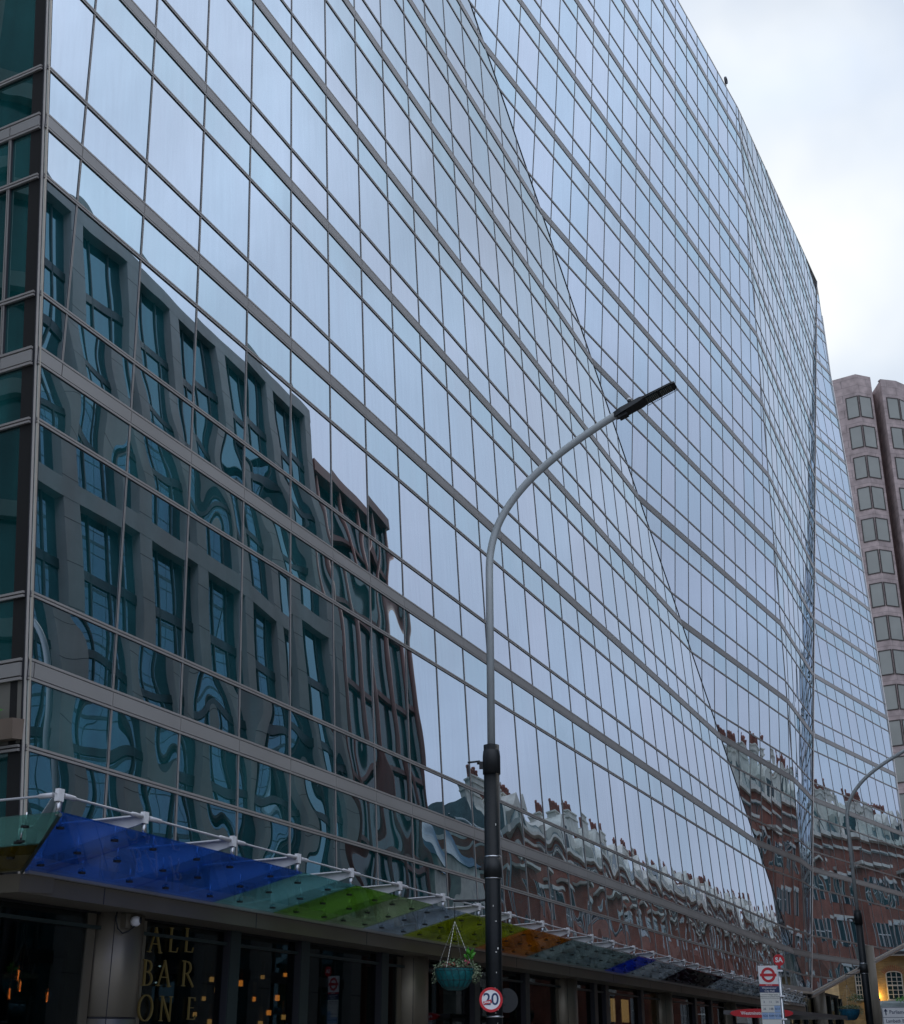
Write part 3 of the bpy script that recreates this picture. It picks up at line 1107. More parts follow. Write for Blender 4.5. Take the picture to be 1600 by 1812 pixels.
# lit rooms behind the glazing
def lit(x0, x1, y0, y1, p, mat, name='lit_panel'):
    s0, z0 = sz_at_p(x0, (y0 + y1) / 2, p); s1, _ = sz_at_p(x1, (y0 + y1) / 2, p)
    _, za = sz_at_p((x0 + x1) / 2, y1, p); _, zb = sz_at_p((x0 + x1) / 2, y0, p)
    m_ = MB(); m_.spbox(min(s0, s1), max(s0, s1), p, p + 0.05, za, zb); return m_.build(name, mat, G0)
lit(1084, 1089, 1767, 1808, 11.2, M['warmroom'])
lit(1103, 1113, 1769, 1809, 11.2, M['warmroom'])

# ================================================================== canopy
cin = 10.04
oA, oB = at_z(107, 1439.5, 3.72), at_z(1438, 1769, 3.72)
cz_out, cz_in = 3.72, 3.40
soA, poA = U.dot(oA), N.dot(oA)
soB, poB = U.dot(oB), N.dot(oB)


def out_pt(s_, dz=0.0):
    t = (s_ - soA) / (soB - soA)
    return sp(s_, poA + (poB - poA) * t, cz_out + dz)


def in_pt(s_, dz=0.0):
    return sp(s_, cin, cz_in + dz)


can = MB()
can.spbox(s_c - 0.2, 61.5, 9.985, 10.045, 3.38, 3.47, 0)
can = can.build('canopy', M['bandm'], G0)
tag(can, 'row of coloured glass sheets over the pavement')
COLS = {'blue': (0.20, 0.42, 0.86), 'teal': (0.46, 0.76, 0.76), 'green': (0.42, 0.68, 0.20), 'olive': (0.58, 0.70, 0.48),
        'grey': (0.66, 0.74, 0.80), 'yellow': (0.62, 0.68, 0.06), 'amber': (0.78, 0.42, 0.05), 'grey2': (0.55, 0.64, 0.62),
        'deep': (0.03, 0.20, 0.80), 'clear': (0.62, 0.66, 0.66), 'maroon': (0.14, 0.045, 0.085), 'pale': (0.72, 0.76, 0.78), 'gteal': (0.48, 0.74, 0.68), 'ochre': (0.30, 0.25, 0.06)}
cmat = {k: clear_glass('canopy_glass_' + k, v, 0.06, gl=(0.8, 0.9, 1.0), fres=0.8, cap=0.4, glow=0.17) for k, v in COLS.items()}
seq = ['blue', 'blue', 'blue', 'teal', 'green', 'green', 'olive', 'grey', 'grey', 'yellow', 'yellow', 'amber', 'amber', 'grey2', 'grey2', 'grey2', 'deep', 'deep', 'pale', 'clear', 'maroon', 'maroon', 'maroon', 'pale'] + ['pale', 'clear'] * 9
xb = [107, 275, 410, 535, 627, 705, 765, 825, 880, 935, 975, 1012, 1045, 1075, 1105, 1130]
bs = [U.dot(at_z(x, 1439.5 + (x - 107) * (1769 - 1439.5) / 1331, 3.72)) for x in xb]
while bs[-1] < 61: bs.append(bs[-1] + 1.75)
xcol = [(535, 'blue'), (627, 'teal'), (700, 'green'), (765, 'olive'), (825, 'grey'), (935, 'yellow'), (1012, 'amber'), (1075, 'grey2'), (1130, 'grey2'), (1172, 'deep'), (1210, 'pale'), (1225, 'clear'), (1286, 'maroon'), (2000, 'pale')]
th = 0.018
npan = 0
for a, b_ in zip(bs, bs[1:]):
    mid = out_pt((a + b_) / 2)
    t = R(PITCH); xm = 800 + F_PX * mid.x / (mid.y * math.cos(t) + (mid.z - EYE) * math.sin(t))
    cname = next(c for xx, c in xcol if xm < xx)
    g = 0.008
    i0 = s_c - 0.25 if a == bs[0] else a + g
    # sheets run square to the wall; the first one meets the hip
    q = [out_pt(a + g), out_pt(b_ - g), in_pt(b_ - g), in_pt(i0 if a == bs[0] else a + g)]
    m_ = MB(); m_.hexa(q, [v + ZV * th for v in q], 0)
    ob = m_.build('glass_panel', cmat[cname], can)
    # point fixings
    npan = npan + 1
    m_ = MB()
    for tt in (0.22, 0.78):
        for uu_ in (0.18, 0.5, 0.82):
            if npan <= 14: m_ = MB()
            o1, i1 = out_pt(a + (b_ - a) * tt), in_pt(a + (b_ - a) * tt)
            c = o1 + (i1 - o1) * uu_
            m_.disc(c - ZV * 0.022, ZV, 0.042, 0.02, 12, 0)
            m_.tube([c - ZV * 0.004, c + ZV * 0.13], 0.010, 6, 1)
            if npan <= 14: m_.build('point_fixing', [M['black'], M['steel']], can)
        if npan > 14: m_.tube([out_pt(a + (b_ - a) * 0.22) * 0.82 + in_pt(a + (b_ - a) * 0.22) * 0.18 + ZV * 0.12, out_pt(a + (b_ - a) * 0.78) * 0.82 + in_pt(a + (b_ - a) * 0.78) * 0.18 + ZV * 0.12], 0.014, 6, 1)
    if npan > 14: tag(m_.build('point_fixing', [M['black'], M['steel']], can), kind='stuff')
# white tapering brackets and the tie rod
bx = [95, 240, 390, 500, 590, 672, 745, 805, 857, 912, 955, 995, 1030, 1065, 1097, 1125]
brs = []
for x in bx:
    y = 1418 + (x - 95) * 0.262
    brs.append(U.dot(at_z(x, y + 20, 3.74)))
while brs[-1] < 60: brs.append(brs[-1] + 1.75)
brs = brs[:36]
for i, s0 in enumerate(brs):
    o1 = out_pt(s0, 0.0) + N * 0.06
    m_ = MB()
    i1 = in_pt(s0 if i else s_c + 0.05, 0.12)
    tip = o1 + ZV * 0.10
    for dz0, dz1 in ((0, 0),):
        q = [tip + ZV * 0.03, tip + ZV * 0.10, i1 + ZV * 0.34, i1 + ZV * 0.02]
        m_.hexa([v - U * 0.012 for v in q], [v + U * 0.012 for v in q], 0)
    q = [tip + ZV * 0.10, i1 + ZV * 0.34]
    m_.hexa([q[0] - U * 0.06, q[0] + U * 0.06, q[1] + U * 0.22, q[1] - U * 0.22], [v + ZV * 0.014 for v in (q[0] - U * 0.06, q[0] + U * 0.06, q[1] + U * 0.22, q[1] - U * 0.22)], 0)
    m_.cbox(tip + ZV * 0.085, 0.075, 0.055, 0.12, U, N, ZV, 0)
    m_.tube([o1 - ZV * 0.01, tip + ZV * 0.05], 0.024, 8, 1)
    m_.build('bracket', [M['white'], M['steel']], can)
m_ = MB()
for a, b_ in zip(brs, brs[1:]):
    p0, p1 = out_pt(a, 0.19) + N * 0.06, out_pt(b_, 0.19) + N * 0.06
    d = (p1 - p0)
    m_.tube([p0 + d * 0.04, p0 + d * 0.16, p0 + d * 0.18, p0 + d * 0.82, p0 + d * 0.84, p1 - d * 0.04], [0.028, 0.026, 0.013, 0.013, 0.026, 0.028], 8, 0)
m_.build('tie_rod', M['rod'], can)
# the part round the corner
LOUT = out_pt(bs[0])
linp = in_pt(s_c - 0.25)
pos = LOUT
step = 1.5
kl = 0
cl_cols = ['gteal', 'gteal', 'ochre', 'grey', 'gteal', 'grey']
LD = (at_z(0, 1449, 3.72) - at_z(107, 1439.5, 3.72)).normalized()
for k in range(5):
    q = [LOUT + LD * (k * step + 0.01), LOUT + LD * ((k + 1) * step - 0.01), linp + LU * (k * step + step - 0.4), linp + LU * (k * step - 0.4 if k else 0)]
    mid_in = [(q[0] + q[3]) / 2, (q[1] + q[2]) / 2]
    m_ = MB(); m_.hexa([q[0], q[1], mid_in[1], mid_in[0]], [v + ZV * th for v in (q[0], q[1], mid_in[1], mid_in[0])])
    m_.build('glass_panel', cmat['gteal'], can)
    qq = [mid_in[0] + (q[3] - q[0]) * 0.01, mid_in[1] + (q[3] - q[0]) * 0.01, q[2], q[3]]
    m_ = MB(); m_.hexa(qq, [v + ZV * th for v in qq])
    m_.build('glass_panel', cmat['ochre'], can)
    m_ = MB()
    for tt in (0.25, 0.75):
        for w_ in (0.15, 0.42, 0.7):
            m_ = MB()
            c = (q[0] + (q[1] - q[0]) * tt) * (1 - w_) + (q[3] + (q[2] - q[3]) * tt) * w_
            m_.disc(c - ZV * 0.022, ZV, 0.042, 0.02, 12, 0)
            m_.tube([c - ZV * 0.004, c + ZV * 0.13], 0.010, 6, 1)
            if k < 2: m_.build('point_fixing', [M['black'], M['steel']], can)
m_ = MB()
a, b_ = LOUT, linp
m_.tube([a - ZV * 0.012, b_ - ZV * 0.012], 0.020, 8, 0)
m_.build('hip_joint', M['canedge'], can)
m_ = MB()
p0 = out_pt(brs[0], 0.19) + N * 0.06
for k in range(5):
    a, b_ = p0 + LD * (k * step), p0 + LD * ((k + 1) * step)
    d = b_ - a
    m_.tube([a + d * 0.05, a + d * 0.16, a + d * 0.18, a + d * 0.82, a + d * 0.84, b_ - d * 0.05], [0.028, 0.026, 0.013, 0.013, 0.026, 0.028], 8, 0)
m_.build('tie_rod', M['rod'], can)

# ================================================================== gilt lettering in the bar window
def stroke(mb_, o, ux, pts, w0, th=0.02):
    """polyline stroke in the vertical plane spanned by ux and z; pts (x, z, width)"""
    nrm_ = ux.cross(ZV).normalized()
    for (x0, z0, wa), (x1, z1, wb) in zip(pts, pts[1:]):
        d = Vector((x1 - x0, z1 - z0)); L_ = d.length
        if L_ < 1e-6: continue
        pn = Vector((-d.y, d.x)) / L_
        def P_(x, z): return o + ux * x * 1.1 + ZV * z
        q = [P_(x0 + pn.x * wa / 2, z0 + pn.y * wa / 2), P_(x0 - pn.x * wa / 2, z0 - pn.y * wa / 2), P_(x1 - pn.x * wb / 2, z1 - pn.y * wb / 2), P_(x1 + pn.x * wb / 2, z1 + pn.y * wb / 2)]
        jit = random.random() * 0.002
        mb_.hexa([v - nrm_ * (th / 2 + jit) for v in q], [v + nrm_ * (th / 2 + jit) for v in q], 0)


def arc(cx, cz, rx, rz, a0, a1, n, wf):
    return [(cx + rx * math.cos(R(a0 + (a1 - a0) * i / n)), cz + rz * math.sin(R(a0 + (a1 - a0) * i / n)), wf(R(a0 + (a1 - a0) * i / n))) for i in range(n + 1)]


def glyph(mb_, ch, o, ux, h):
    tk, tn, sr = 0.088 * h, 0.034 * h, 0.11 * h
    S = lambda pts: stroke(mb_, o, ux, pts, 0)
    def ser(x, z, wd=sr): S([(x - wd, z, 0.035 * h), (x + wd, z, 0.035 * h)])
    if ch == 'A':
        S([(0.08 * h, 0, tn), (0.42 * h, h, tn)]); S([(0.40 * h, h * 1.02, tk), (0.78 * h, 0, tk)])
        S([(0.19 * h, 0.36 * h, tn), (0.62 * h, 0.36 * h, tn)]); ser(0.08 * h, 0.01); ser(0.78 * h, 0.01); return 0.84
    if ch == 'L':
        S([(0.16 * h, 0, tk), (0.16 * h, h, tk)]); S([(0.1 * h, 0.02 * h, tn), (0.60 * h, 0.02 * h, tn), (0.66 * h, 0.22 * h, tn * 0.6)]); ser(0.16 * h, h); return 0.74
    if ch == 'B':
        S([(0.16 * h, 0, tk), (0.16 * h, h, tk)]); ser(0.12 * h, h); ser(0.12 * h, 0)
        wf = lambda t: tn + (tk - tn) * max(0, math.cos(t))
        S([(0.16 * h, 0.98 * h, tn)] + arc(0.30 * h, 0.76 * h, 0.24 * h, 0.22 * h, 90, -90, 12, wf) + [(0.16 * h, 0.54 * h, tn)])
        S([(0.16 * h, 0.53 * h, tn)] + arc(0.32 * h, 0.27 * h, 0.30 * h, 0.26 * h, 90, -90, 12, wf) + [(0.16 * h, 0.01 * h, tn)]); return 0.72
    if ch == 'R':
        S([(0.16 * h, 0, tk), (0.16 * h, h, tk)]); ser(0.12 * h, h); ser(0.16 * h, 0)
        wf = lambda t: tn + (tk - tn) * max(0, math.cos(t))
        S([(0.16 * h, 0.98 * h, tn)] + arc(0.32 * h, 0.74 * h, 0.26 * h, 0.24 * h, 90, -90, 12, wf) + [(0.16 * h, 0.50 * h, tn)])
        S([(0.36 * h, 0.50 * h, tk), (0.82 * h, -0.02 * h, tk * 0.8)]); return 0.86
    if ch == 'O':
        wf = lambda t: tn + (tk - tn) * abs(math.cos(t)) ** 0.8
        S(arc(0.48 * h, 0.5 * h, 0.42 * h, 0.50 * h, 0, 360, 32, wf)); return 1.0
    if ch == 'N':
        S([(0.16 * h, 0, tn), (0.16 * h, h, tn)]); S([(0.16 * h, h, tk), (0.76 * h, -0.02 * h, tk)]); S([(0.76 * h, 0, tn), (0.76 * h, h, tn)])
        ser(0.12 * h, h); ser(0.16 * h, 0); ser(0.76 * h, h); return 0.92
    if ch == 'E':
        S([(0.16 * h, 0, tk), (0.16 * h, h, tk)]); S([(0.08 * h, 0.98 * h, tn), (0.58 * h, 0.98 * h, tn), (0.60 * h, 0.84 * h, tn * .6)])
        S([(0.16 * h, 0.53 * h, tn), (0.50 * h, 0.53 * h, tn)]); S([(0.08 * h, 0.02 * h, tn), (0.62 * h, 0.02 * h, tn), (0.68 * h, 0.2 * h, tn * .6)]); return 0.74
    return 0.5


PL = 10.63
words = [('ALL', [(262, 1685), (297, 1684), (325, 1684)], 1640), ('BAR', [(250, 1743), (277, 1745), (320, 1744)], 1698), ('ONE', [(242, 1806), (280, 1806), (329, 1804)], 1762)]
for wd_, pos_, ytop in words:
    for ch, (x, y) in zip(wd_, pos_):
        s0, z0 = sz_at_p(x, y, PL); _, z1 = sz_at_p(x, ytop + (x - 262) * 0.03, PL)
        mb_ = MB(); glyph(mb_, ch, sp(s0, PL, z0), U, (z1 - z0) * (1.0 if ch != 'O' else 1.04))
        bb = mb_.build('shop_letter', M['gold'], G0)
        bb['label'] = 'gilt serif capital letter ' + ch

# ================================================================== things in and on the glass building
lan = [(375, 1733, 1), (383.5, 1752, 1), (361, 1767, 1), (371, 1808, 1), (345, 1795, 1), (417.5, 1719, 1), (425.5, 1740, 0), (465, 1729, 1), (505, 1725, 0), (450, 1768, 0), (491, 1766, 0), (476, 1792, 0), (502, 1800, 1), (461, 1811, 1), (545, 1720, 0)]
names = ['highest orange glowing box lamp behind the bar window', '']
first = None
for i, (x, y, pale) in enumerate(lan):
    p_ = 12.6 + (i % 4) * 0.25
    s0, z0 = sz_at_p(x, y, p_)
    t_ = empty('box_lamp', sp(s0, p_, z0), 'small orange glowing box lamp hanging in the dark bar window', 'lamp', 'orange box lamps behind the bar window')
    if pale: t_['label'] = 'small dim amber glowing box lamp hanging in the dark bar window'; t_['group'] = 'dim amber box lamps behind the bar window'
    c = sp(s0, p_, z0)
    kk = random.uniform(0.6, 1.0); yaw = random.uniform(-0.7, 0.7); ca, sa_ = math.cos(yaw), math.sin(yaw)
    m_ = MB(); m_.cbox(c, 0.075 * kk, 0.075 * kk, 0.10 * kk, U * ca + N * sa_, N * ca - U * sa_, ZV); m_.build('lamp_shade', M['lantern2'] if pale else M['lantern'], t_)
    m_ = MB(); m_.tube([c + ZV * 0.05, sp(s0, p_, 3.16)], 0.004, 5); m_.cbox(c + ZV * 0.17, 0.05, 0.05, 0.22, U, N, ZV); m_.build('cord', M['brass'], t_)

for i, (x, y, lab) in enumerate([(33, 1725, 'upper glass filament bulb glowing at left, above another bulb'), (36, 1745, 'glass filament bulb hanging just below the highest bulb'), (17, 1758, 'leftmost round filament bulb in the corner window'), (84, 1764, 'round filament bulb nearest the bronze corner column')]):
    p_ = 12.3
    s0, z0 = sz_at_p(x, y, p_)
    c = sp(s0, p_, z0)
    t_ = empty('filament_bulb', c, lab, 'light bulb', 'filament bulbs in the corner window')
    m_ = MB(); m_.lathe(c - ZV * 0.08, [(0.01, 0), (0.055, 0.02), (0.078, 0.07), (0.06, 0.125), (0.02, 0.16), (0.016, 0.19)], 16); m_.build('glass_bulb', M['bulbglass'], t_)
    m_ = MB(); m_.tube([c + ZV * (-0.065 + 0.011 * k) + U * (0.012 * (-1) ** k) for k in range(12)], 0.0045, 5); m_.build('filament', M['filament'], t_)
    m_ = MB(); m_.tube([c + ZV * 0.10, sp(s0, p_, 3.16)], 0.004, 5); m_.build('cord', M['brass'], t_)

for i, (x, y) in enumerate([(280, 1628), (276, 1740), (283, 1711), (463, 1677), (610, 1650)]):
    s0, z0 = sz_at_p(x, y, 13.2)
    c = sp(s0, 13.2, z0)
    t_ = empty('spot_lamp', c, 'tiny white spot lamp glinting inside the dark bar', 'lamp', 'tiny white spot lamps inside the dark bar')
    m_ = MB(); m_.lathe(c, [(0.008, 0), (0.018, 0.012), (0.018, 0.02)], 10); m_.build('lens', M['coolroom'], t_)
    m_ = MB(); m_.lathe(c + ZV * 0.02, [(0.02, 0), (0.02, 0.05), (0.004, 0.055)], 10); m_.tube([c + ZV * 0.05, sp(s0, 13.2, 3.16)], 0.004, 5); m_.build('housing', M['black'], t_)

# security camera on the corner column
c = sp(sz_at_p(240, 1630, 10.30)[0], 10.30, sz_at_p(240, 1630, 10.30)[1])
t_ = empty('security_camera', c, 'white dome security camera on the bronze corner column, cable looping below', 'security camera')
m_ = MB(); m_.lathe(c - ZV * 0.03, [(0.03, -0.03), (0.055, -0.01), (0.065, 0.03), (0.05, 0.075), (0.02, 0.09)], 20); m_.build('housing', M['white'], t_)
m_ = MB(); m_.disc(c + ZV * 0.01 + (U * 0.45 - N * 0.9).normalized() * 0.052, (U * 0.45 - N * 0.9), 0.038, 0.02, 20); m_.build('lens', M['black'], t_)
m_ = MB(); m_.cbox(c - U * 0.08 + N * 0.12, 0.09, 0.14, 0.17, U, N, ZV); m_.build('mounting_plate', M['column'], t_)
m_ = MB(); m_.tube([c + N * 0.12 - U * 0.22 + ZV * 0.22, c + N * 0.12 - U * 0.23 + ZV * 0.0, c + N * 0.1 - U * 0.21 - ZV * 0.10, c + N * 0.08 - U * 0.13 - ZV * 0.15, c + N * 0.05 - U * 0.05 - ZV * 0.12, c - U * 0.01 - ZV * 0.06], 0.009, 8); m_.build('cable', M['black'], t_)
# small notice on the column
cn = sp(cs[0], 10.78, 0)
s0, z0 = sz_at_p(140, 1752, 10.47)
m_ = MB()
for k in range(6):
    a0, a1 = R(-128 + k * 4.2), R(-128 + (k + 1) * 4.2)
    f0 = Vector((math.cos(a0), math.sin(a0), 0)) ; f1 = Vector((math.cos(a1), math.sin(a1), 0))
    base_ = cn + ZV * (z0 - 0.1)
    q = [base_ + f0 * 0.431, base_ + f1 * 0.431, base_ + f1 * 0.431 + ZV * 0.2, base_ + f0 * 0.431 + ZV * 0.2]
    m_.hexa(q, [q[0] + f0 * 0.003, q[1] + f1 * 0.003, q[2] + f1 * 0.003, q[3] + f0 * 0.003], 0)
tag(m_.build('notice_plate', pbr('notice_grey', (0.22, 0.23, 0.23), 0.5), base=cn + ZV * z0), 'small grey notice plate fixed low on the bronze corner column', 'notice')

# roof camera
c = inter(FB, FC, ROOF) - FB.u * 2.0 + ZV * 0.25
t_ = empty('roof_fitting', c, 'tiny round fitting poking above the roof edge', 'roof fitting')
m_ = MB(); m_.disc(c + ZV * 0.16 - FB.n * 0.0, FB.out, 0.20, 0.08, 16, 0, 0.11); m_.build('ring', M['gap'], t_)
m_ = MB(); m_.tube([c - ZV * 0.2, c + ZV * 0.05], 0.04, 6); m_.build('post', M['gap'], t_)

# planter at the left edge with a small shrub
c = LP(1.02, 4.95, 0.42)
t_ = empty('planter', c, 'brown planter box with bright green leaves against the side wall', 'planter')
m_ = MB()
q = [LP(0.03, 4.90, 0.03), LP(2.4, 4.90, 0.03), LP(2.4, 4.90, 0.34), LP(0.06, 4.90, 0.15)]
q2 = [LP(0.00, 5.13, 0.03), LP(2.44, 5.13, 0.03), LP(2.44, 5.13, 0.38), LP(0.03, 5.13, 0.18)]
m_.hexa(q, q2); m_.build('box', M['planter'], t_)


def leaves(center, rx, ry, rz, n, size, mat, parent, name='foliage', ux=Vector((1, 0, 0)), uy=Vector((0, 1, 0)), droop=0.0):
    m_ = MB()
    for i in range(n):
        while True:
            v = Vector((random.uniform(-1, 1), random.uniform(-1, 1), random.uniform(-1, 1)))
            if v.length <= 1: break
        c_ = center + ux * v.x * rx + uy * v.y * ry + ZV * v.z * rz
        d_ = Vector((random.gauss(0, 1), random.gauss(0, 1), random.gauss(0, 0.7) - droop)).normalized()
        w_ = d_.orthogonal().normalized()
        w_.rotate(Matrix.Rotation(random.uniform(0, 6.28), 3, d_))
        L_ = size * random.uniform(0.6, 1.3)
        up_ = d_.cross(w_) * L_ * 0.12
        pts = [c_, c_ + d_ * L_ * 0.45 + w_ * L_ * 0.28 + up_, c_ + d_ * L_, c_ + d_ * L_ * 0.45 - w_ * L_ * 0.28 + up_]
        m_.poly(pts)
    return m_.build(name, mat, parent)


leaves(LP(0.60, 5.22, 0.14), 0.34, 0.07, 0.11, 170, 0.06, M['leafb'], t_, ux=LU, uy=LN)

# ================================================================== street lamps
def make_lamp(base, armdir, label, sticker):
    t_ = empty('street_lamp', base, label, 'street lamp', 'tall curved street lamps along the pavement')
    b0 = Vector(base)
    JZ = 5.52
    r = 0.108
    m_ = MB(); m_.tube([b0, b0 + ZV * JZ], r, 24, 0)
    m_.lathe(b0, [(0.14, 0.0), (0.14, 1.2), (0.12, 1.25), (0.109, 1.27)], 24, 0)
    m_.build('lower_pole', M['black_paint'], t_)
    for z_ in (2.0, 3.72, 4.0, 5.16, 5.30):
        m_ = MB()
        m_.tube([b0 + ZV * z_, b0 + ZV * (z_ + 0.02)], r + 0.006, 24, 0)
        m_.build('strap', M['steel'], t_)
    m_ = MB(); m_.tube([b0 + ZV * 3.74, b0 + ZV * 4.0], r + 0.012, 24, 0); m_.build('collar', M['black'], t_)
    m_ = MB(); m_.tube([b0 + ZV * 5.12, b0 + ZV * 5.36, b0 + ZV * 5.44, b0 + ZV * 5.50], [r + 0.014, r + 0.014, r + 0.006, 0.07], 24, 0)
    m_.build('collar', M['black'], t_)
    left = -Vector((1, 0, 0))
    m_ = MB(); m_.tube([b0 + ZV * 5.27 + left * r, b0 + ZV * 5.28 + left * 0.2], 0.025, 8, 0); m_.tube([b0 + ZV * 5.30 + left * 0.16, b0 + ZV * 5.28 + left * 0.33], 0.014, 8, 0); m_.cbox(b0 + ZV * 5.24 + left * 0.14, 0.06, 0.06, 0.09)
    m_.build('flag_bracket', M['black'], t_)
    m_ = MB(); m_.tube([b0 + ZV * 3.86 + left * r, b0 + ZV * 3.86 + left * 0.19], 0.02, 8, 0); m_.cbox(b0 + ZV * 3.88 + left * 0.13, 0.05, 0.05, 0.08)
    m_.build('flag_bracket', M['black'], t_)
    # upper tube and swept arm
    pts = [b0 + ZV * 5.45, b0 + ZV * 8.05]
    z_s = 8.05
    # quarter-ish sweep
    Pv = [(0, 8.05), (0.02, 8.35), (0.09, 8.64), (0.21, 8.90), (0.40, 9.16), (0.66, 9.42), (0.98, 9.66), (1.34, 9.88), (1.72, 10.08), (2.06, 10.24)]
    # smooth the profile
    def cat(p0, p1, p2, p3, t):
        return tuple(0.5 * ((2 * b_) + (-a + c_) * t + (2 * a - 5 * b_ + 4 * c_ - d_) * t * t + (-a + 3 * b_ - 3 * c_ + d_) * t ** 3) for a, b_, c_, d_ in zip(p0, p1, p2, p3))
    prof = []
    ext = [(0, 7.7)] + Pv + [(2.42, 10.41)]
    for i in range(1, len(ext) - 2):
        for k in range(4): prof.append(cat(ext[i - 1], ext[i], ext[i + 1], ext[i + 2], k / 4))
    prof.append(Pv[-1])
    m_ = MB(); m_.tube(pts + [b0 + armdir * x + ZV * z for x, z in prof[1:]], 0.055, 20, 0)
    m_.build('upper_pole', M['grey_paint'], t_)
    # lamp head
    hd = (armdir * 0.34 + ZV * 0.118).normalized()
    hs = Vector((armdir.y, -armdir.x, 0))
    hu = hs.cross(hd).normalized()
    if hu.z < 0: hu = -hu
    h0 = b0 + armdir * 2.02 + ZV * 10.22
    def ring(t, w_, dn, upp, cw):
        c = h0 + hd * t
        return [c - hs * w_ - hu * dn, c + hs * w_ - hu * dn, c + hs * w_ * cw + hu * upp, c - hs * w_ * cw + hu * upp]
    m_ = MB()
    secs = [(-0.02, 0.06, 0.045, 0.035, 0.8), (0.10, 0.10, 0.05, 0.05, 0.7), (0.42, 0.115, 0.032, 0.05, 0.7), (0.48, 0.115, 0.016, 0.022, 0.9), (0.92, 0.11, 0.016, 0.018, 0.9), (0.97, 0.08, 0.012, 0.014, 0.9)]
    for a, b_ in zip(secs, secs[1:]): m_.hexa(ring(*a), ring(*b_), 0)
    m_.cbox(h0 + hd * 0.10 - hu * 0.07, 0.14, 0.12, 0.045, hd, hs, hu)
    m_.build('lamp_head', M['black'], t_)
    m_ = MB()
    for t0 in (0.50, 0.72):
        c = h0 + hd * (t0 + 0.09) - hu * 0.020
        m_.cbox(c, 0.19, 0.18, 0.008, hd, hs, hu, 0)
        for k in range(7): m_.cbox(c - hd * 0.08 + hd * 0.027 * k - hu * 0.006, 0.012, 0.16, 0.006, hd, hs, hu, 1)
    m_.build('led_panel', [M['bwin'], pbr('led_lens', (0.16, 0.16, 0.13), 0.4)], t_)
    m_ = MB()
    for sd_ in (-1, 1):
        e0, e1 = h0 + hd * 0.47 + hs * 0.15 * sd_ - hu * 0.02, h0 + hd * 0.97 + hs * 0.14 * sd_ - hu * 0.02
        m_.tube([e0, e1], 0.0045, 5)
        for k in range(19):
            q = e0 + (e1 - e0) * (k / 18)
            m_.tube([q, q - hs * 0.03 * sd_ + hu * 0.012], 0.003, 4)
    m_.build('bird_guard', M['wire'], t_)
    m_ = MB(); c = h0 + hd * 0.27 + hu * 0.07
    m_.tube([c, c + hu * 0.05], 0.034, 12, 0); m_.tube([c + hu * 0.05, c + hu * 0.075, c + hu * 0.088], [0.034, 0.03, 0.012], 12, 1)
    m_.build('light_sensor', [M['black'], M['signwhite']], t_)
    if sticker:
        m_ = MB()
        for k in range(26):
            z_ = random.choice([random.uniform(2.0, 2.9), random.uniform(3.0, 4.6), random.uniform(1.6, 2.4)])
            a_ = R(-75 + random.gauss(0, 10))
            c_ = b0 + Vector((math.cos(a_), math.sin(a_), 0)) * (r + 0.0015) + ZV * z_
            tgt = Vector((-math.sin(a_), math.cos(a_), 0))
            m_.cbox(c_, random.uniform(0.004, 0.02), 0.002, random.uniform(0.006, 0.03), tgt, Vector((math.cos(a_), math.sin(a_), 0)), ZV)
        m_.build('paint_chips', M['cream'], t_)
    return t_


ARM = -N
L1 = Vector((0.545, 18.0, 0))
L2 = Vector((12.2, 41.0, 0))
lamp1 = make_lamp(L1, ARM, 'nearest street lamp, black lower pole and pale grey arm, with the 20 sign', True)
lamp2 = make_lamp(L2, ARM, 'farther street lamp at the right beside the yellow brick building', False)

# ------------------------------------------------------------------ text
def text_obj(body_, size, origin, ux, mat, parent, name='lettering', align='CENTER', bold=0.0, th=0.002):
    cu = bpy.data.curves.new('txt', 'FONT')
    cu.body = body_
    cu.size = size
    cu.align_x = align
    cu.align_y = 'CENTER'
    cu.offset = bold
    cu.extrude = th / 2
    cu.resolution_u = 3
    tmp = bpy.data.objects.new('txt', cu)
    col.objects.link(tmp)
    dg = bpy.context.evaluated_depsgraph_get()
    me = bpy.data.meshes.new_from_object(tmp.evaluated_get(dg))
    bpy.data.objects.remove(tmp)
    bpy.data.curves.remove(cu)
    ux = Vector(ux).normalized()
    n_ = ux.cross(ZV).normalized()
    mat_ = Matrix(((ux.x, ZV.x, n_.x, 0), (ux.y, ZV.y, n_.y, 0), (ux.z, ZV.z, n_.z, 0), (0, 0, 0, 1)))
    me.transform(mat_)
    me.transform(Matrix.Translation(Vector(origin) - wloc(parent)))
    me.name = name
    me.materials.clear(); me.materials.append(mat)
    o = bpy.data.objects.new(name, me)
    col.objects.link(o); o.parent = parent
    return o


XR = Vector((1, 0, 0))
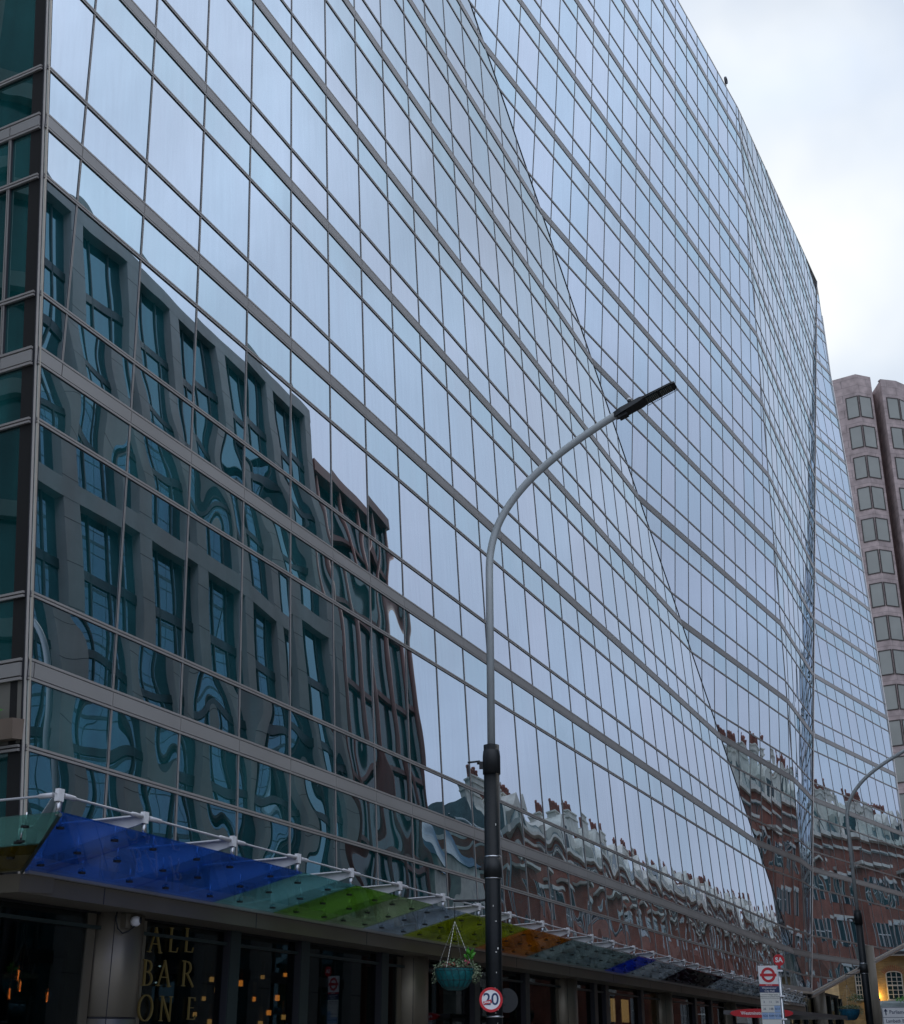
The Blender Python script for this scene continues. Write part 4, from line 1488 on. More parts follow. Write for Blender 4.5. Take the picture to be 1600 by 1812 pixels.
# 20 sign, facing the camera
def sign20(c, label):
    t_ = empty('speed_limit_sign', c, label, 'road sign')
    fwd = Vector((0, -1, 0))
    m_ = MB(); m_.disc(c, fwd, 0.150, 0.006, 40, 0); m_.build('sign_plate', M['signwhite'], t_)
    m_ = MB(); m_.disc(c + fwd * 0.0062, fwd, 0.150, 0.002, 40, 0, 0.118); m_.build('red_ring', M['red'], t_)
    text_obj('20', 0.205, c + fwd * 0.0075, XR, M['navy'], t_, 'numerals', bold=0.002)
    m_ = MB()
    ux_ = Vector((math.cos(R(14)), 0, math.sin(R(14)))); uz_ = Vector((-math.sin(R(14)), 0, math.cos(R(14))))
    m_.cbox(c + fwd * 0.0115 - XR * 0.045 - ZV * 0.03, 0.105, 0.002, 0.042, ux_, Vector((0, 1, 0)), uz_); m_.build('sticker', M['red'], t_)
    lt = text_obj('JAAK', 0.036, c + fwd * 0.0135 - XR * 0.045 - ZV * 0.03, XR, M['signwhite'], t_, 'sticker_lettering', bold=0.001)
    m_ = MB(); m_.cbox(c + Vector((0, 0.03, 0.05)), 0.12, 0.05, 0.02); m_.cbox(c + Vector((0, 0.03, -0.05)), 0.12, 0.05, 0.02); m_.build('clamp', M['black'], t_)
    return t_


cS = L1 + Vector((-0.008, -0.16, 0)); q = at_plane(869, 1769, Vector((0, 1, 0)), cS.y)
sign20(q, 'round red ringed 20 sign on the near lamp post with a red sticker')
t_ = empty('road_sign_back', L1 + Vector((0.16, 0.12, q.z - 0.01)), 'dark back of a round sign behind the near lamp post', 'road sign')
m_ = MB(); m_.disc(L1 + Vector((0.165, 0.10, q.z)), Vector((0.25, -1, 0)), 0.15, 0.006, 36); m_.build('sign_plate', M['black'], t_)
m_ = MB(); m_.cbox(L1 + Vector((0.07, 0.09, q.z + 0.05)), 0.16, 0.02, 0.02); m_.cbox(L1 + Vector((0.07, 0.09, q.z - 0.05)), 0.16, 0.02, 0.02); m_.build('clamp', M['black'], t_)

# hanging baskets
def basket(c, armroot, rr, label, blue):
    t_ = empty('hanging_basket', c, label, 'hanging basket')
    m_ = MB(); m_.lathe(c, [(rr * 0.36, -rr * 0.90), (rr * 0.62, -rr * 0.78), (rr * 0.86, -rr * 0.46), (rr * 0.98, -0.02), (rr, rr * 0.10), (rr * 0.9, rr * 0.09)], 28)
    m_.build('liner', M['teal'] if not blue else M['tealb'], t_)
    m_ = MB()
    for k in range(18):
        a = R(k * 20)
        pts = [c + Vector((math.cos(a + 0.12 * math.sin(j)) * q_[0] * 1.015, math.sin(a + 0.12 * math.sin(j)) * q_[0] * 1.015, q_[1])) for j, q_ in enumerate([(rr * 0.36, -rr * 0.90), (rr * 0.62, -rr * 0.78), (rr * 0.86, -rr * 0.46), (rr * 0.98, -0.02), (rr, rr * 0.10)])]
        m_.tube(pts, 0.0028, 4)
    for rz, rw in ((-rr * 0.46, rr * 0.88), (-0.0, rr * 1.0), (rr * 0.1, rr * 1.02), (-rr * 0.78, rr * 0.63)):
        m_.tube([c + Vector((math.cos(R(k * 15)) * rw, math.sin(R(k * 15)) * rw, rz)) for k in range(25)], 0.003, 4, cap=False)
    m_.build('wire_frame', M['wire'], t_)
    m_ = MB(); m_.disc(c + ZV * rr * 0.06, ZV, rr * 0.93, 0.02, 24); m_.build('soil', M['soil'], t_)
    leaves(c + ZV * rr * 0.26, rr * 1.02, rr * 1.02, rr * 0.20, 420, 0.036, M['leafv'], t_, 'foliage')
    leaves(c + ZV * rr * 0.30 + XR * rr * 0.2, rr * 0.9, rr * 0.9, rr * 0.24, 260, 0.040, M['leaf'], t_, 'foliage')
    leaves(c + Vector((rr * 0.98, -0.05, -rr * 0.05)), rr * 0.36, rr * 0.36, rr * 0.52, 230, 0.034, M['leafv'], t_, 'trailing_ivy', droop=0.6)
    leaves(c + Vector((-rr * 1.0, -0.03, -rr * 0.22)), rr * 0.12, rr * 0.2, rr * 0.42, 60, 0.026, M['leafv'], t_, 'trailing_ivy', droop=0.6)
    if not blue:
        leaves(c + Vector((rr * 0.72, -0.06, rr * 0.62)), rr * 0.16, rr * 0.16, rr * 0.3, 26, 0.085, M['leafb'], t_, 'upright_leaves', droop=-1.2)
        leaves(c + Vector((rr * 0.62, -rr * 0.6, rr * 0.34)), 0.032, 0.03, 0.035, 60, 0.022, M['pink'], t_, 'flower')
        leaves(c + Vector((-rr * 0.45, -rr * 0.6, rr * 0.28)), 0.05, 0.03, 0.02, 50, 0.022, M['pink'], t_, 'flower')
        leaves(c + Vector((-rr * 0.1, -rr * 0.6, rr * 0.28)), 0.03, 0.03, 0.02, 40, 0.022, M['redp'], t_, 'flower')
    hook = c + ZV * rr * 2.35
    for k in range(4):
        a = R(45 + 90 * k + 20)
        e_ = c + Vector((math.cos(a) * rr * 0.98, math.sin(a) * rr * 0.98, rr * 0.1))
        m_ = MB()
        for j in range(30):
            q0, q1 = e_ + (hook - e_) * (j / 30), e_ + (hook - e_) * ((j + 0.8) / 30)
            m_.cbox((q0 + q1) / 2, 0.007 if j % 2 else 0.003, 0.003 if j % 2 else 0.007, (q1 - q0).length * 1.15, XR, Vector((0, 1, 0)), (q1 - q0).normalized())
        m_.build('chain', M['chain'], t_)
    m_ = MB(); top_ = hook + ZV * rr * 1.0
    m_.tube([hook, top_ - ZV * 0.03], 0.005, 5)
    m_.tube([Vector((armroot.x, armroot.y, top_.z + 0.03)), Vector((armroot.x * 0.7 + top_.x * 0.3, armroot.y * 0.7 + top_.y * 0.3, top_.z + 0.005)), top_, top_ - (Vector((armroot.x, armroot.y, top_.z)) - top_).normalized() * 0.02], 0.016, 8)
    m_.build('hanging_arm', M['black'], t_)
    return t_


M['tealb'] = pbr('blue_liner', (0.0, 0.11, 0.20), 0.65, var=0.3, vs=12, bump=0.5, bs=25)
cB = at_plane(805, 1718, Vector((0, 1, 0)), 18.0)
basket(cB, L1, 0.262, 'teal lined hanging basket with pink and red flowers left of the near lamp post', False)
cB2 = at_plane(1503, 1788, Vector((0, 1, 0)), 41.0)
basket(cB2, L2, 0.30, 'blue lined hanging basket left of the farther lamp post', True)

# ================================================================== bus stop, shelter, direction sign
bp = Vector((at_plane(1382, 1755, Vector((0, 1, 0)), 29.3).x, 29.3, 0))
t_ = empty('bus_stop_flag', bp, 'red and white bus stop flag marked SA on a slim grey post', 'bus stop')
# post leans with perspective only: it is vertical
m_ = MB(); m_.tube([bp, bp + ZV * 3.16], 0.038, 16); m_.build('post', M['steel'], t_)
fw = Vector((0, -1, 0))
cD = at_plane(1378, 1699, Vector((0, 1, 0)), 29.3 - 0.05)
m_ = MB(); m_.disc(cD, fw, 0.118, 0.02, 36); m_.cbox(cD - ZV * 0.13 + Vector((0, 0.0, 0)), 0.05, 0.02, 0.09)
dk = m_.build('letter_disc', M['red'], t_)
text_obj('SA', 0.135, cD + fw * 0.022, XR, M['signwhite'], dk, 'letters', bold=0.004)
pL, pR_ = at_plane(1340.5, 1712, Vector((0, 1, 0)), 29.25), at_plane(1374.5, 1712, Vector((0, 1, 0)), 29.25)
zt = at_plane(1357, 1709, Vector((0, 1, 0)), 29.25).z
wF = pR_.x - pL.x
xc = (pL.x + pR_.x) / 2
yF = 29.22
def panel(z0, z1, mat, nm, off=0.0, x0=0.0, x1=1.0, par=None):
    m_ = MB(); m_.box((xc - wF / 2 + wF * x0, yF - off - 0.012, zt - z1), (wF * (x1 - x0), 0, 0), (0, 0.010 if off else 0.02, 0), (0, 0, z1 - z0)); return m_.build(nm, mat, par or t_)
board = panel(0, 0.365, M['signwhite'], 'roundel_board')
rc = Vector((xc, yF - 0.013, zt - 0.185))
m_ = MB(); m_.disc(rc, fw, 0.150, 0.004, 40, 0, 0.098); m_.build('roundel_ring', M['red'], board)
m_ = MB(); m_.cbox(rc + fw * 0.0035, wF * 0.86, 0.006, 0.055); m_.build('roundel_bar', M['red'], board)
s1_ = panel(0.366, 0.405, M['red'], 'stripe', 0.002)
text_obj('BUS STOP', 0.032, (xc, yF - 0.0155, zt - 0.386), XR, M['signwhite'], s1_, 'lettering')
s2_ = panel(0.406, 0.535, M['navy'], 'name_panel', 0.002)
text_obj('Westminster', 0.058, (xc, yF - 0.0155, zt - 0.443), XR, M['signwhite'], s2_, 'lettering')
text_obj('City Hall', 0.058, (xc, yF - 0.0155, zt - 0.502), XR, M['signwhite'], s2_, 'lettering')
s3_ = panel(0.536, 1.17, M['cream'], 'route_panel', 0.002)
text_obj('towards Trafalgar Square,', 0.034, (xc, yF - 0.0155, zt - 0.575), XR, M['ink'], s3_, 'lettering')
text_obj('Waterloo or Lambeth North', 0.034, (xc, yF - 0.0155, zt - 0.615), XR, M['ink'], s3_, 'lettering')
cells = [['3', '11', '24'], ['26', '148', 'N11'], ['N26', 'N44', 'N136']]
for r_ in range(3):
    for c_ in range(3):
        z_ = 0.655 + r_ * 0.135
        if cells[r_][c_].startswith('N'):
            panel(z_, z_ + 0.13, M['ltblue'], 'route_tile', 0.004, c_ / 3 + 0.008, (c_ + 1) / 3 - 0.008, s3_)
        text_obj(cells[r_][c_], 0.062, (xc - wF / 3 + wF / 3 * c_, yF - 0.0195, zt - z_ - 0.065), XR, M['navy'], s3_, 'route_number')
for k in range(4):
    m_ = MB(); m_.box((xc - wF / 2, yF - 0.0162, zt - 0.652 - 0.135 * k), (wF, 0, 0), (0, 0.002, 0), (0, 0, 0.004)); m_.build('tile_rule', M['wire'], s3_)
m_ = MB()
for z_ in (0.1, 0.6, 1.05): m_.cbox((xc + wF / 2 + 0.05, 29.26, zt - z_), 0.14, 0.03, 0.03)
m_.build('clamp', M['steel'], t_)

# shelter
sh = Vector((7.55, 32.6, 0))
t_ = empty('bus_shelter', sh, 'bus shelter roof with long red name oval behind the bus stop post', 'bus shelter')
def aty(x, y, Y): return at_plane(x, y, Vector((0, 1, 0)), Y)
a, b_ = aty(1292, 1793, 32.5), aty(1403, 1793, 32.5)
cx_, rx_, zc_ = (a.x + b_.x) / 2, (b_.x - a.x) / 2, a.z
m_ = MB()
pts = []
for k in range(40):
    an = 2 * math.pi * k / 40
    pts.append(Vector((cx_ + rx_ * abs(math.cos(an)) ** 0.8 * (1 if math.cos(an) > 0 else -1), 32.45, zc_ + 0.098 * abs(math.sin(an)) ** 0.9 * (1 if math.sin(an) > 0 else -1))))
m_.hexa(pts, [p_ + Vector((0, 0.05, 0)) for p_ in pts]); ov = m_.build('name_oval', M['red'], t_)
text_obj('Westminster City Hall', 0.10, (cx_ - 0.03, 32.447, zc_), XR, M['signwhite'], ov, 'lettering', bold=0.002)
ra_, rb2 = aty(1403, 1790, 32.7), aty(1500, 1803, 38.0)
m_ = MB()
zR = zc_
q = [Vector((a.x - 0.1, 32.75, zR - 0.02)), Vector((b_.x + 0.05, 32.75, zR - 0.02)), Vector((rb2.x, 38.0, zR - 0.02)), Vector((rb2.x - 1.6, 38.0, zR - 0.02))]
m_.hexa(q, [v + ZV * 0.09 for v in q]); m_.build('roof', pbr('shelter_grey', (0.10, 0.105, 0.11), 0.4), t_)
for v in (q[0] + Vector((0.3, 0.3, 0)), q[1] + Vector((-0.25, 0.3, 0)), q[2] + Vector((-0.3, -0.3, 0)), q[3] + Vector((0.2, -0.3, 0))):
    m_ = MB(); m_.tube([Vector((v.x, v.y, 0)), Vector((v.x, v.y, zR - 0.03))], 0.04, 8); m_.build('post', M['black'], t_)
m_ = MB(); v0, v1 = q[0] + Vector((0.3, 0.3, 0)), q[3] + Vector((0.2, -0.3, 0)); v0.z = 0.3; v1.z = 0.3
m_.box(v0, v1 - v0, Vector((0.01, 0, 0)), ZV * (zR - 0.5)); m_.build('glass_screen', M['shopglass'], t_)
m_ = MB(); m_.cbox((b_.x - 0.28, 32.9, 1.6), 0.22, 0.10, 1.3); m_.build('advert_panel', pbr('advert_orange', (0.45, 0.14, 0.02), 0.5), t_)

# direction sign
dsY = 36.6
a = aty(1560, 1782, dsY)
t_ = empty('direction_sign', Vector((a.x + 0.45, dsY, 0)), 'white direction sign with an up arrow at the bottom right corner', 'direction sign')
wS, zT = 0.95, a.z
m_ = MB(); m_.box((a.x, dsY, zT - 0.78), (wS, 0, 0), (0, 0.02, 0), (0, 0, 0.78)); m_.build('sign_plate', M['signwhite'], t_)
m_ = MB()
for z_ in (0.0, 0.245, 0.77): m_.box((a.x + 0.005, dsY - 0.003, zT - z_ - 0.014), (wS - 0.01, 0, 0), (0, 0.0025, 0), (0, 0, 0.010))
for x_ in (0.005, wS - 0.013): m_.box((a.x + x_, dsY - 0.0034, zT - 0.78), (0.008, 0, 0), (0, 0.0028, 0), (0, 0, 0.775))
m_.build('border', M['navy'], t_)
text_obj('Parliament', 0.125, (a.x + 0.185, dsY - 0.003, zT - 0.125), XR, M['navy'], t_, 'lettering', align='LEFT', bold=0.001)
text_obj('Lambeth Bridge', 0.112, (a.x + 0.075, dsY - 0.003, zT - 0.345), XR, M['navy'], t_, 'lettering', align='LEFT', bold=0.001)
text_obj('Horticultural', 0.112, (a.x + 0.075, dsY - 0.003, zT - 0.475), XR, M['navy'], t_, 'lettering', align='LEFT', bold=0.001)
text_obj('Halls', 0.112, (a.x + 0.075, dsY - 0.003, zT - 0.605), XR, M['navy'], t_, 'lettering', align='LEFT', bold=0.001)
m_ = MB(); m_.box((a.x + 0.082, dsY - 0.004, zT - 0.20), (0.026, 0, 0), (0, 0.003, 0), (0, 0, 0.13))
pt = [Vector((a.x + 0.045, dsY - 0.004, zT - 0.11)), Vector((a.x + 0.145, dsY - 0.004, zT - 0.11)), Vector((a.x + 0.095, dsY - 0.004, zT - 0.04))]
m_.hexa(pt, [p_ + Vector((0, 0.003, 0)) for p_ in pt]); m_.build('arrow', M['navy'], t_)
for dx in (0.15, wS - 0.15):
    m_ = MB(); m_.tube([Vector((a.x + dx, dsY + 0.05, 0)), Vector((a.x + dx, dsY + 0.05, zT - 0.05))], 0.038, 10); m_.build('post', M['grey_paint'], t_)

# ================================================================== pink granite tower
T0 = Vector((44.51, 127.87, 0))
tw = empty('granite_tower', T0, 'pink brown granite tower with stacked angled bay windows at the right edge', 'tower')
# plan outline at Y ~127.9: facets, x from photo
plan = [(38.0, 130.4), (42.0, 129.3), (44.45, 127.6), (46.3, 128.3)]
plan2 = [(47.25, 128.0), (49.1, 128.4), (51.3, 130.0), (55.0, 130.2)]
HT = [69.9, 69.9]
m_ = MB()
pts = [Vector((x, y, 0)) for x, y in plan] + [Vector((46.3, 150, 0)), Vector((38, 150, 0))]
m_.hexa(pts, [p_ + ZV * 70.5 for p_ in pts]); m_.build('bay_wall', M['granite'], tw)
m_ = MB()
pts = [Vector((x, y, 0)) for x, y in plan2] + [Vector((55, 150, 0)), Vector((47.25, 150, 0))]
m_.hexa(pts, [p_ + ZV * 70.1 for p_ in pts]); m_.build('bay_wall', M['granite'], tw)
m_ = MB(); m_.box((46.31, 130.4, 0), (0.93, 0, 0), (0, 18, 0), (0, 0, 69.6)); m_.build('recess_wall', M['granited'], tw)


def tower_wins(p0, p1, f0, f1):
    p0, p1 = Vector((*p0, 0)), Vector((*p1, 0))
    d = (p1 - p0); Lw = d.length; d.normalize()
    n_ = Vector((d.y, -d.x, 0))
    if n_.y > 0: n_ = -n_
    for k in range(17):
        zt_ = 68.0 - k * 3.6
        zb_ = zt_ - 2.6
        a_, b__ = p0 + d * Lw * f0, p0 + d * Lw * f1
        fm = MB(); wv = b__ - a_
        fm.box(a_ + n_ * 0.0 + ZV * zb_, wv, n_ * 0.06, ZV * 0.10); fm.box(a_ + ZV * (zt_ - 0.10), wv, n_ * 0.06, ZV * 0.10)
        fm.box(a_ + ZV * (zb_ + 0.1), d * 0.10, n_ * 0.06, ZV * (zt_ - zb_ - 0.2)); fm.box(b__ - d * 0.10 + ZV * (zb_ + 0.1), d * 0.10, n_ * 0.06, ZV * (zt_ - zb_ - 0.2))
        fo = fm.build('window', M['tframe'], tw)
        g_ = MB(); g_.box(a_ + d * 0.1 + ZV * (zb_ + 0.1), wv - d * 0.2, n_ * 0.025, ZV * (zt_ - zb_ - 0.2)); g_.build('pane', M['twin'], fo)


tower_wins((42.0, 129.3), (44.45, 127.6), 0.52, 0.985)
tower_wins((44.45, 127.6), (46.3, 128.3), 0.015, 0.84)
tower_wins((47.25, 128.0), (49.1, 128.4), 0.22, 0.98)
tower_wins((49.1, 128.4), (51.3, 130.0), 0.02, 0.6)
tower_wins((38.0, 130.4), (42.0, 129.3), 0.55, 0.97)
mp2 = MB()
for pl_, zz in ((plan, 70.5), (plan2, 70.1)):
    for (x0, y0), (x1, y1) in zip(pl_, pl_[1:]):
        p0, p1 = Vector((x0, y0, 0)), Vector((x1, y1, 0)); d = (p1 - p0).normalized()
        n_ = Vector((d.y, -d.x, 0)); n_ = -n_ if n_.y > 0 else n_
        mp2.box(p0 + ZV * zz, p1 - p0, -n_ * 0.5, ZV * 0.12)
mp2.build('coping', M['granite'], tw)

# ================================================================== yellow brick building
YB = 90.0
yb = empty('brick_building', Vector((30, YB, 0)), 'low yellow brick building with arched sash windows under the glass prow', 'building')
xl = aty(1500, 1740, YB).x
zg = aty(1580, 1688, YB).z
m_ = MB(); m_.box((xl - 0.6, YB, 0), (11.2, 0, 0), (0, 14, 0), (0, 0, zg)); m_.build('wall', M['yelbrick'], yb)
m_ = MB(); m_.box((xl - 0.8, YB - 0.35, zg), (11.6, 0, 0), (0, 0.8, 0), (0, 0, 0.16), 0); m_.box((xl - 0.8, YB - 0.30, zg - 0.12), (11.6, 0, 0), (0, 0.28, 0), (0, 0, 0.11), 1)
m_.build('gutter', [pbr('gutter_grey', (0.05, 0.05, 0.055), 0.5), M['wframe']], yb)
m_ = MB(); q = [Vector((xl - 0.8, YB + 0.0, zg + 0.16)), Vector((xl + 10.8, YB, zg + 0.16)), Vector((xl + 10.8, YB + 14, zg + 0.16)), Vector((xl - 0.8, YB + 14, zg + 0.16))]
m_.hexa(q, [q[0] + Vector((3, 6.5, 2.6)), q[1] + Vector((-3, 6.5, 2.6)), q[2] + Vector((-3, -6.5, 2.6)), q[3] + Vector((3, -6.5, 2.6))]); m_.build('roof', M['slate'], yb)
for x0, x1 in ((1570, 1597.5), (1613, 1640), (1515, 1530)):
    A0, A1 = aty(x0, 1745, YB), aty(x1, 1745, YB)
    zt_, zb_ = aty(1583, 1719, YB).z, aty(1583, 1768, YB).z
    wv = A1.x - A0.x; cx = (A0.x + A1.x) / 2
    m_ = MB()
    n = 10
    ap = [Vector((A0.x, YB - 0.01, zb_)), Vector((A1.x, YB - 0.01, zb_))] + [Vector((cx + wv / 2 * math.cos(R(180 * k / n)), YB - 0.01, zt_ - 0.16 + 0.16 * math.sin(R(180 * k / n)))) for k in range(n + 1)]
    m_.hexa(ap, [p_ + Vector((0, 0.008, 0)) for p_ in ap]); gl_ = m_.build('window', M['bwin'], yb)
    m_ = MB(); f_ = 0.055
    m_.box((A0.x - f_ / 2, YB - 0.06, zb_), (f_, 0, 0), (0, 0.048, 0), (0, 0, zt_ - zb_ - 0.16)); m_.box((A1.x - f_ / 2, YB - 0.06, zb_), (f_, 0, 0), (0, 0.048, 0), (0, 0, zt_ - zb_ - 0.16))
    for k in range(1, 3): m_.box((A0.x + wv * k / 3 - 0.018, YB - 0.05, zb_ + 0.06), (0.036, 0, 0), (0, 0.036, 0), (0, 0, zt_ - zb_ - 0.12))
    for k in range(1, 6):
        zz = zb_ + (zt_ - zb_ - 0.1) * k / 6
        hh = 0.085 if k == 3 else 0.034
        m_.box((A0.x + 0.03, YB - 0.056, zz), (wv - 0.06, 0, 0), (0, 0.036, 0), (0, 0, hh))
    m_.box((A0.x - 0.08, YB - 0.12, zb_ - 0.08), (wv + 0.16, 0, 0), (0, 0.12, 0), (0, 0, 0.075))
    m_.tube([Vector((cx + wv / 2 * math.cos(R(180 * k / n)), YB - 0.04, zt_ - 0.16 + 0.16 * math.sin(R(180 * k / n)))) for k in range(n + 1)], 0.028, 6)
    m_.build('frame', M['wframe'], gl_)
    m_ = MB()
    for k in range(-6, 7):
        an = R(90 + k * 8.5); c_ = Vector((cx, 0, zt_ - 0.72))
        d_ = Vector((math.cos(an), 0, math.sin(an))); tt = Vector((-math.sin(an), 0, math.cos(an)))
        p0 = Vector((cx, YB - 0.012, zt_ - 0.60)) + d_ * 0.66
        m_.box(p0 - tt * 0.034, tt * 0.068, Vector((0, 0.01, 0)), d_ * 0.34)
    m_.build('brick_arch', M['orangebrick'], yb)
# warm uplights fixed to that wall
for x, y, lab in ((1556, 1768, 'small warm uplight glowing at the foot of the yellow brick wall'),):
    c = aty(x, y, YB - 0.25)
    t_ = empty('uplight', c, lab, 'light')
    m_ = MB(); m_.lathe(c, [(0.06, -0.1), (0.07, 0), (0.075, 0.05)], 12); m_.build('body', M['black'], t_)
    m_ = MB(); m_.disc(c + ZV * 0.052, ZV, 0.065, 0.012, 12); m_.build('lamp_glass', M['filament'], t_)
    ld = bpy.data.lights.new('uplight_glow', 'POINT'); ld.energy = 26; ld.color = (1.0, 0.62, 0.15); ld.shadow_soft_size = 0.1
    lo = bpy.data.objects.new('uplight_glow', ld); lo.location = (0, 0.0, 0.22); lo.parent = t_; col.objects.link(lo)
# entrance roof in front of the brick building
pr = aty(1575, 1772, 82)
t_ = empty('porch_roof', Vector((pr.x, 82, 0)), 'dark porch roof with small hedge plants in front of the brick wall', 'porch')
m_ = MB(); q = [Vector((pr.x - 0.9, 82, pr.z - 0.5)), Vector((pr.x + 4, 82, pr.z - 0.5)), Vector((pr.x + 4, 84, pr.z - 0.2)), Vector((pr.x - 0.9, 84, pr.z - 0.2))]
m_.hexa(q, [q[0] + Vector((0.6, 0.5, 0.42)), q[1] + Vector((0, 0.5, 0.42)), q[2] + Vector((0, 0, 0.3)), q[3] + Vector((0.6, 0, 0.3))]); m_.build('roof', M['slate'], t_)
for dx in (-0.5, 3.5):
    m_ = MB(); m_.tube([Vector((pr.x + dx, 82.4, 0)), Vector((pr.x + dx, 82.4, pr.z - 0.5))], 0.08, 10); m_.build('post', M['wframe'], t_)
leaves(Vector((pr.x + 1.2, 82.3, pr.z + 0.12)), 0.9, 0.3, 0.16, 240, 0.11, M['leafb'], t_, 'window_box_plants')
leaves(aty(1513, 1766, 84), 0.55, 0.3, 0.22, 200, 0.11, M['leaf'], t_, 'window_box_plants')

# ================================================================== buildings across the street (seen mirrored in the glass)
PW = -10.0
ob_ = empty('stone_grid_office', sp(50, PW, 0), 'pale stone gridded office with teal glazing, mirrored in the lower left glass', 'office building')
m_ = MB(); m_.spbox(16, 61.3, PW - 16, PW - 0.5, 0, 40.1); m_.build('wall', M['oglass'], ob_)
pier_s = [39.0 + 4.32 * k for k in range(-5, 6)]
for s0 in pier_s:
    m_ = MB(); m_.spbox(s0 - 0.50, s0 + 0.50, PW - 0.55, PW, 0, 40.3, 0)
    for k in range(1, 20):
        m_.spbox(s0 - 0.506, s0 + 0.506, PW - 0.02, PW + 0.004, k * 2.05, k * 2.05 + 0.03, 1)
    m_.build('stone_pier', [M['stone'], M['gap']], ob_)
for z0, z1 in ((40.0, 40.9), (25.6, 26.5), (11.3, 12.2)):
    m_ = MB(); m_.spbox(16.0, 61.2, PW - 0.53, PW + 0.006, z0, z1); m_.build('stone_lintel', M['stone'], ob_)
for z0 in (36.2, 32.9, 29.4, 22.3, 18.8, 15.3, 8.0, 4.4):
    m_ = MB(); m_.spbox(16.0, 61.2, PW - 0.49, PW - 0.42, z0, z0 + 0.45); m_.build('spandrel', pbr('dark_spandrel', (0.03, 0.045, 0.05), 0.4), ob_)
m_ = MB()
for k in range(-5, 5):
    for dx in (1.5, 2.85):
        m_.spbox(39 + 4.32 * k + dx, 39 + 4.32 * k + dx + 0.07, PW - 0.5, PW - 0.42, 0, 40)
m_.build('window_bars', M['slate'], ob_)
# glass office with red columns
rb = empty('red_column_office', sp(66.5, PW, 0), 'dark glass office with red brown columns mirrored beside the stone grid', 'office building')
m_ = MB(); m_.spbox(61.4, 72.2, PW - 15, PW - 0.8, 0, 37.6); m_.build('wall', M['rglass'], rb)
for s0 in (62.2, 65.2, 68.6, 71.7):
    m_ = MB(); m_.tube([sp(s0, PW - 0.45, 0), sp(s0, PW - 0.45, 37.4)], 0.20, 12); m_.build('column', M['redcol'], rb)
for z0 in (36.9, 33.0, 28.6, 24.0, 19.4, 14.8, 10.2, 5.6):
    m_ = MB(); m_.spbox(61.5, 72.1, PW - 0.85, PW - (0.0 if z0 > 36 else 0.5), z0, z0 + (0.8 if z0 > 36 else 0.34)); m_.build('red_beam', M['redcol'], rb)
# small slate-roofed corner building
cb = empty('corner_building', sp(78, PW - 3, 0), 'cream corner building with blue slate roof mirrored in the glass', 'building')
m_ = MB(); m_.spbox(76.5, 83.2, PW - 14, PW - 1.5, 0, 16.0); m_.build('wall', M['creamst'], cb)
m_ = MB()
q = [sp(76.3, PW - 1.3, 16), sp(83.4, PW - 1.3, 16), sp(83.4, PW - 14, 16), sp(76.3, PW - 14, 16)]
m_.hexa(q, [sp(78.0, PW - 4, 20), sp(82, PW - 4, 20), sp(82, PW - 12, 20), sp(78, PW - 12, 20)]); m_.build('roof', pbr('blue_slate', (0.10, 0.16, 0.24), 0.6, var=0.3, vs=1.5), cb)
for z0 in (3, 7, 11):
    for s0 in (77.3, 79.3, 81.3):
        m_ = MB(); m_.spbox(s0, s0 + 1.2, PW - 1.5, PW - 1.45, z0, z0 + 2.3); m_.build('window', M['bwin'], cb)


